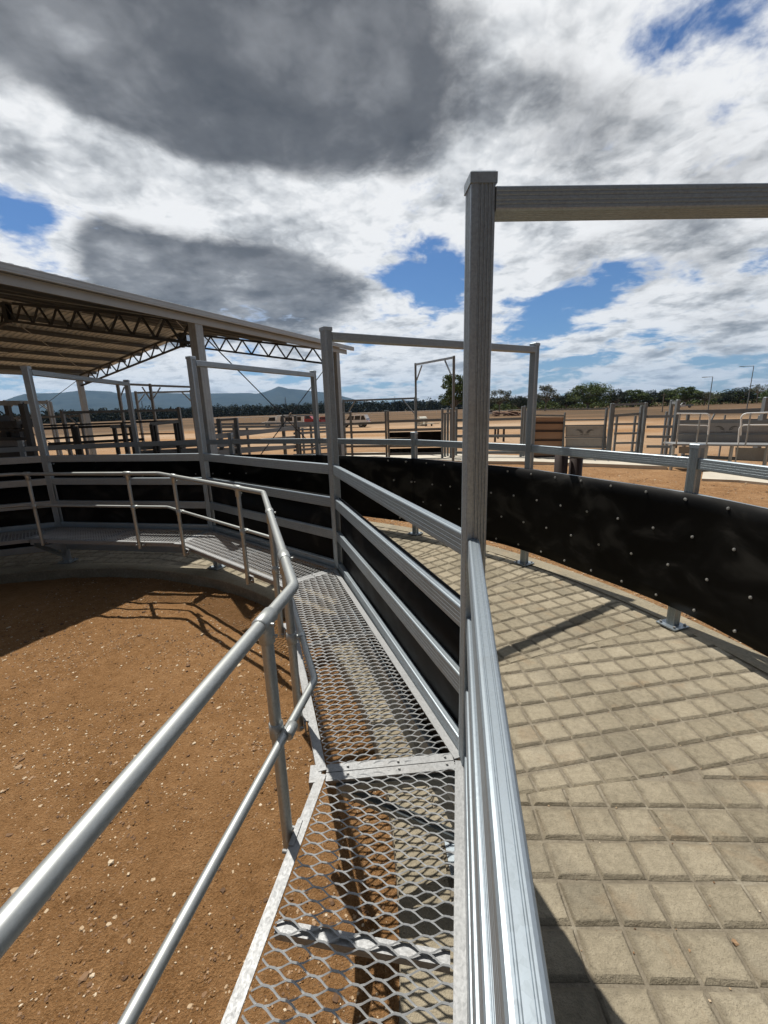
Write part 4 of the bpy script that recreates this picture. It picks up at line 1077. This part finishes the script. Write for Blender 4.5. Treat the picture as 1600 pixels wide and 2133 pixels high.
for px in range(-220, 1190, 2):          # far wood across the plain
    x_ = px+rng.uniform(-2, 2); f = max(0, min(1, (px-0)/500)); Yd = 255+200*f+rng.uniform(-12, 45)
    hh = (2.6+3.6*f)*rng.uniform(.7, 1.25)+(2.2 if rng.random() < .12 else 0)+2.4
    q = ray(x_, 860); p = CAM+q*(Yd/q.y); c = Vector((p.x, p.y, 0))
    for z_ in (0.8, hh*.5, hh*.85): leaves(mb, c+Vector((rng.uniform(-2, 2), rng.uniform(-6, 6), z_)), hh*.36 if z_ > 1 else 2.0, 40, .75, rng, .9)
o = mb.build('distant_wood', 'leafdark'); o['kind'] = 'stuff'
mb = MB()
for px in range(1000, 1680, 2):          # scrub at the foot of the right trees
    Yd = 205+rng.uniform(-10, 25); q = ray(px+rng.uniform(-2, 2), 850); p = CAM+q*(Yd/q.y); hh = (3.2 if px < 1270 else 5.0)*rng.uniform(.6, 1.15)
    for z_ in (.7, hh*.55, hh*.85): leaves(mb, Vector((p.x, p.y, z_)), 1.7, 16, .34, rng, .9)
o = mb.build('scrub', 'leaf'); o['kind'] = 'stuff'

# ------------------------------------------------------------------ hills
def hillrange(profile, dist, name, seed, front=.6):
    prf = sorted(profile); vs = []; px = prf[0][0]; cols = []
    while px <= prf[-1][0]:
        for i in range(len(prf)-1):
            if prf[i][0] <= px <= prf[i+1][0]:
                f = (px-prf[i][0])/(prf[i+1][0]-prf[i][0]); py = prf[i][1]*(1-f)+prf[i+1][1]*f; break
        cols.append((px, py)); px += 5
    rows = [front, front+.1, front+.18, front+.26, front+.33, .96, 1.0, 1.05, 1.12]; hf = [0, .12, .30, .50, .72, .9, 1.0, .7, 0]
    for px, py in cols:
        d = ray(px, py); hv = math.hypot(d.x, d.y); ux, uy = d.x/hv, d.y/hv; H = d.z/hv*dist+2.3
        for rr_, h_ in zip(rows, hf):
            x, y = ux*dist*rr_, uy*dist*rr_
            n_ = noise.fractal(Vector((x/900+seed, y/900, 0)), 1, 2, 5)
            z = H*h_*(1+(.35*n_ if h_ not in (0, 1.0) else (.02*n_ if h_ == 1 else 0)))
            if h_ not in (0, 1.0): z = min(z, H*(rr_ if rr_ < 1 else .99)*.985)
            vs.append((x, y, z-.3))
    n = len(rows); fs = []
    for i in range(len(cols)-1):
        for j in range(n-1): fs.append((i*n+j, (i+1)*n+j, (i+1)*n+j+1, i*n+j+1))
    o = MB().add(vs, fs, [[(0, 0)]*4]*len(fs), True).build(name, 'hills'); o['kind'] = 'structure'
hillrange([(-260, 846), (-120, 842), (-40, 843), (0, 837), (30, 826), (52, 820), (100, 818.5), (131, 817), (170, 812.5), (200, 814), (231, 815.5), (247, 820), (278, 816.5), (336, 818.5), (394, 819.5), (434, 819.5), (480, 819), (521, 818), (534, 820), (550, 816), (565, 811), (581, 804.5), (600, 809.5), (631, 812), (650, 814.5), (678, 817), (712, 824.5), (735, 831), (770, 838), (800, 843), (860, 849)], 8500, 'hills', 2)
hillrange([(640, 850), (720, 843), (770, 837.5), (800, 838.5), (834, 834.5), (858, 834), (890, 836.5), (918, 837.5), (960, 838), (1020, 840), (1100, 842), (1200, 841)], 9300, 'hills', 9, .75)

# ------------------------------------------------------------------ haze
m, nt, b = mat('haze_air'); nt.nodes.remove(b)
pvv = nt.nodes.new('ShaderNodeVolumePrincipled'); pvv.inputs['Density'].default_value = 4.3e-5; pvv.inputs['Color'].default_value = (.42, .67, 1.0, 1); pvv.inputs['Anisotropy'].default_value = .2
L(nt, pvv.outputs[0], nt.nodes['Material Output'].inputs['Volume']); M['haze'] = m
HAZE = True
if HAZE:
    o = MB().box((0, 0, 449), (28000, 28000, 902)).build('haze', 'haze'); o['kind'] = 'stuff'

# ------------------------------------------------------------------ light and sky
SUN = Vector((-.273, .42, 1)).normalized()
sd = bpy.data.lights.new('sun', 'SUN'); sd.energy = 4.8; sd.angle = R(.53); sd.color = (1, .955, .88)
so = bpy.data.objects.new('sun', sd); COL.objects.link(so); so.location = (0, 0, 60); so.rotation_euler = (-SUN).to_track_quat('-Z', 'Y').to_euler()

w = bpy.data.worlds.new('World'); scene.world = w; w.use_nodes = True; nt = w.node_tree
bg = nt.nodes['Background']
sky = nt.nodes.new('ShaderNodeTexSky'); sky.sky_type = 'NISHITA'; sky.sun_disc = False
sky.sun_elevation = math.asin(SUN.z); sky.sun_rotation = math.atan2(SUN.x, SUN.y)
sky.air_density = 1.0; sky.dust_density = .4; sky.ozone_density = 2.0
tc = nt.nodes.new('ShaderNodeTexCoord'); dirv = tc.outputs['Generated']
def vm(op, a, b_=None, s=None):
    n = nt.nodes.new('ShaderNodeVectorMath'); n.operation = op
    for i, x in enumerate((a, b_)):
        if x is None: continue
        if isinstance(x, (tuple, Vector)): n.inputs[i].default_value = tuple(x)
        else: L(nt, x, n.inputs[i])
    if s is not None:
        if isinstance(s, (int, float)): n.inputs['Scale'].default_value = s
        else: L(nt, s, n.inputs['Scale'])
    return n.outputs[1] if op in ('LENGTH', 'DISTANCE', 'DOT_PRODUCT') else n.outputs[0]
mm = lambda op, a, b_=None, c=None, cl=False: mathn(nt, op, a, b_, c, cl)
sep = nt.nodes.new('ShaderNodeSeparateXYZ'); L(nt, dirv, sep.inputs[0]); dz = mm('MAXIMUM', sep.outputs[2], 0.0)
inv = mm('DIVIDE', 1.0, mm('ADD', dz, .20))
OFF = (7.4, 2.9, 1.3)
PP = vm('MULTIPLY', vm('SCALE', dirv, None, inv), (1.0, 1.0, 1.0))
def nz(v_, sc, det, ro, col=False):
    n = nt.nodes.new('ShaderNodeTexNoise'); n.noise_dimensions = '3D'; n.inputs['Scale'].default_value = sc; n.inputs['Detail'].default_value = det; n.inputs['Roughness'].default_value = ro
    L(nt, v_, n.inputs['Vector']); return n.outputs[1] if col else n.outputs[0]
def vor(v_, sc, det, ro):
    n = nt.nodes.new('ShaderNodeTexVoronoi'); n.voronoi_dimensions = '3D'; n.feature = 'F1'; n.normalize = True
    n.inputs['Scale'].default_value = sc; n.inputs['Detail'].default_value = det; n.inputs['Roughness'].default_value = ro
    L(nt, v_, n.inputs['Vector']); return n.outputs['Distance']
def blob(lst):
    tot = None
    for px, py, amp, sg in lst:
        d = ray(px, py).normalized(); dd = vm('DISTANCE', dirv, d)
        g_ = mm('MULTIPLY', mm('EXPONENT', mm('MULTIPLY', mm('MULTIPLY', dd, dd), -1/(2*sg*sg))), amp)
        tot = g_ if tot is None else mm('ADD', tot, g_)
    return tot
bias = blob([(380, 170, .10, .36), (640, 60, .12, .12), (600, 170, .08, .14), (1050, 180, .06, .25), (430, 540, .09, .15), (1300, 250, .06, .2), (1150, 560, .10, .07), (1500, 620, .05, .15), (110, 320, .08, .10), (700, 560, .05, .07),
  (865, 520, -.135, .07), (905, 600, -.11, .055), (800, 640, -.05, .04), (1110, 650, -.12, .055), (1200, 610, -.11, .05), (1290, 570, -.10, .045), (1440, 25, -.085, .05), (1340, 0, -.07, .04), (1530, 60, -.05, .035), (10, 385, -.115, .045), (45, 490, -.09, .04), (100, 420, -.05, .04), (612, 430, -.13, .04), (1265, 300, -.10, .03), (530, 745, -.10, .03), (430, 690, -.06, .04)])
def dens(v_):
    q = vm('ADD', v_, OFF)
    wv = vm('SCALE', vm('SUBTRACT', nz(q, 3.2, 2, .5, True), (.5, .5, .5)), None, .16)
    q = vm('ADD', q, wv)
    f_ = nz(q, 2.1, 10, .6); pf = mm('SUBTRACT', 1.0, vor(q, 7.5, 3, .6))
    return mm('ADD', mm('ADD', mm('MULTIPLY', f_, .86), mm('MULTIPLY', pf, .20)), bias), f_, pf
D0, F0, V0 = dens(PP)
def smooth_d(v_):
    q = vm('ADD', v_, OFF)
    wv = vm('SCALE', vm('SUBTRACT', nz(q, 3.2, 2, .5, True), (.5, .5, .5)), None, .16)
    return nz(vm('ADD', q, wv), 3.4, 5, .5)
S0 = smooth_d(PP); S1 = smooth_d(vm('ADD', vm('SCALE', PP, None, .985), (-.02, .012, .075)))
TH = .50
mask = mm('MULTIPLY', mm('SUBTRACT', D0, TH), 1/.115, None, True)
mask = mm('MULTIPLY', mm('MULTIPLY', mask, mask), mm('SUBTRACT', 3.0, mm('MULTIPLY', mask, 2.0)))
thick = mm('MULTIPLY', mm('SUBTRACT', D0, TH+.02), 1/.20, None, True)
dark = blob([(130, 150, .60, .17), (420, 170, .62, .16), (680, 210, .48, .13), (840, 290, .36, .07), (60, 20, .42, .22), (560, 50, .32, .2), (880, 110, .32, .14),
  (310, 530, .44, .065), (500, 575, .48, .065), (650, 575, .50, .07), (740, 610, .34, .05), (180, 480, .28, .05), (330, 640, .26, .05), (1190, 590, .55, .05), (1330, 575, .36, .045), (1480, 480, .30, .07), (1250, 320, .22, .09), (1520, 640, .26, .05), (1500, 770, .36, .08), (1250, 770, .22, .07), (620, 770, .24, .09), (1370, 240, .30, .10), (1130, 200, .20, .08), (1560, 330, .25, .07),
  (30, 290, -.80, .06), (140, 330, -.80, .05), (250, 365, -.85, .05), (350, 385, -.85, .05), (300, 420, -.4, .035), (450, 415, -.9, .045), (540, 430, -.9, .045), (620, 450, -.8, .04), (690, 460, -.80, .045), (770, 475, -.80, .05), (790, 400, -.3, .04), (60, 430, -.6, .05), (100, 560, -.5, .05), (250, 600, .30, .07), (420, 640, .36, .06), (600, 640, .34, .06), (160, 540, .2, .05), (930, 380, -.4, .06)])
mid = nz(vm('ADD', PP, (1.2, 5.5, 0)), 3.2, 10, .61)
soft = nz(vm('ADD', PP, (4.2, 1.5, 3.0)), 1.9, 5, .5)
lit = mm('SUBTRACT', S0, S1)
# billows : domain warped cells give rounded heads with dark creases
qb = vm('ADD', PP, (2.2, 8.1, 4.0))
qb = vm('ADD', qb, vm('SCALE', vm('SUBTRACT', nz(qb, 2.6, 4, .6, True), (.5, .5, .5)), None, .42))
puff = vor(qb, 4.6, 3, .55); puff_up = vor(vm('ADD', vm('SCALE', qb, None, 1.0), (-.012, .0, .05)), 4.6, 3, .55)
rel = mm('SUBTRACT', puff, puff_up)          # > 0 on the upper, sunlit side of a billow
puff2 = vor(qb, 11.5, 3, .6)
K = mm('ADD', mm('ADD', mm('ADD', dark, mm('MULTIPLY', mm('SUBTRACT', puff2, .42), .22)), mm('MULTIPLY', mm('SUBTRACT', mid, .5), .95)), mm('MULTIPLY', mm('SUBTRACT', puff, .42), .55))
K = mm('MULTIPLY', mm('SUBTRACT', K, .17), 1/.58, None, True)
K = mm('MULTIPLY', mm('MULTIPLY', K, K), mm('SUBTRACT', 3.0, mm('MULTIPLY', K, 2.0)))
K = mm('MULTIPLY', K, mm('MULTIPLY', thick, 2.6, None, True))
wht = mm('ADD', mm('MULTIPLY', thick, .30), mm('MULTIPLY', lit, -2.2))
wht = mm('ADD', wht, mm('ADD', mm('MULTIPLY', mm('SUBTRACT', mid, .5), .9), mm('MULTIPLY', mm('SUBTRACT', puff2, .40), .6)))
wht = mm('ADD', wht, mm('ADD', mm('MULTIPLY', mm('SUBTRACT', puff, .45), .55), mm('MULTIPLY', rel, -1.3)), None, True)
cB = ramp(nt, wht, [(0, (8.4, 8.45, 8.5)), (.2, (6.6, 6.75, 6.9)), (.5, (3.9, 4.05, 4.25)), (1, (1.9, 1.98, 2.12))])
dk = mm('ADD', mm('MULTIPLY', mm('SUBTRACT', soft, .5), 2.2), mm('MULTIPLY', lit, 1.4))
dk = mm('ADD', dk, mm('ADD', mm('MULTIPLY', mm('SUBTRACT', .45, puff), .62), mm('MULTIPLY', rel, 1.0)))
dk = mm('ADD', mm('ADD', dk, mm('ADD', mm('MULTIPLY', mm('SUBTRACT', mid, .5), .6), mm('MULTIPLY', mm('SUBTRACT', .42, puff2), .25))), .38, None, True)
cD = ramp(nt, dk, [(0, (.74, .75, .82)), (.35, (1.2, 1.22, 1.30)), (.7, (2.3, 2.35, 2.46)), (1, (4.2, 4.3, 4.5))])
ccol = mixc(nt, K, cB, cD)
skyc = vm('MULTIPLY', sky.outputs[0], (.36, .56, .80))
cm = mixc(nt, mask, skyc, ccol)
hz_ = mm('MULTIPLY', mm('SUBTRACT', .13, dz), 1/.13, None, True)
hz_ = mm('MULTIPLY', mm('MULTIPLY', hz_, hz_), .5)
cm = mixc(nt, hz_, cm, (3.6, 4.1, 4.6))
# unseen half of the sky behind the camera, darkness added to cut fill light
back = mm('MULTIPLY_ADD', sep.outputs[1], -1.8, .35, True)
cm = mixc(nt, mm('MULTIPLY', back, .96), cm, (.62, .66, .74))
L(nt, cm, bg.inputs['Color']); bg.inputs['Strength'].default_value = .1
try: w.cycles.sampling_method = 'MANUAL'; w.cycles.sample_map_resolution = 512
except Exception: pass

scene.view_settings.view_transform = 'Standard'; scene.view_settings.look = 'None'; scene.view_settings.exposure = .12; scene.view_settings.gamma = 1
try: scene.cycles.use_denoising = True
except Exception: pass
scene.cycles.volume_bounces = 0; scene.cycles.max_bounces = 6
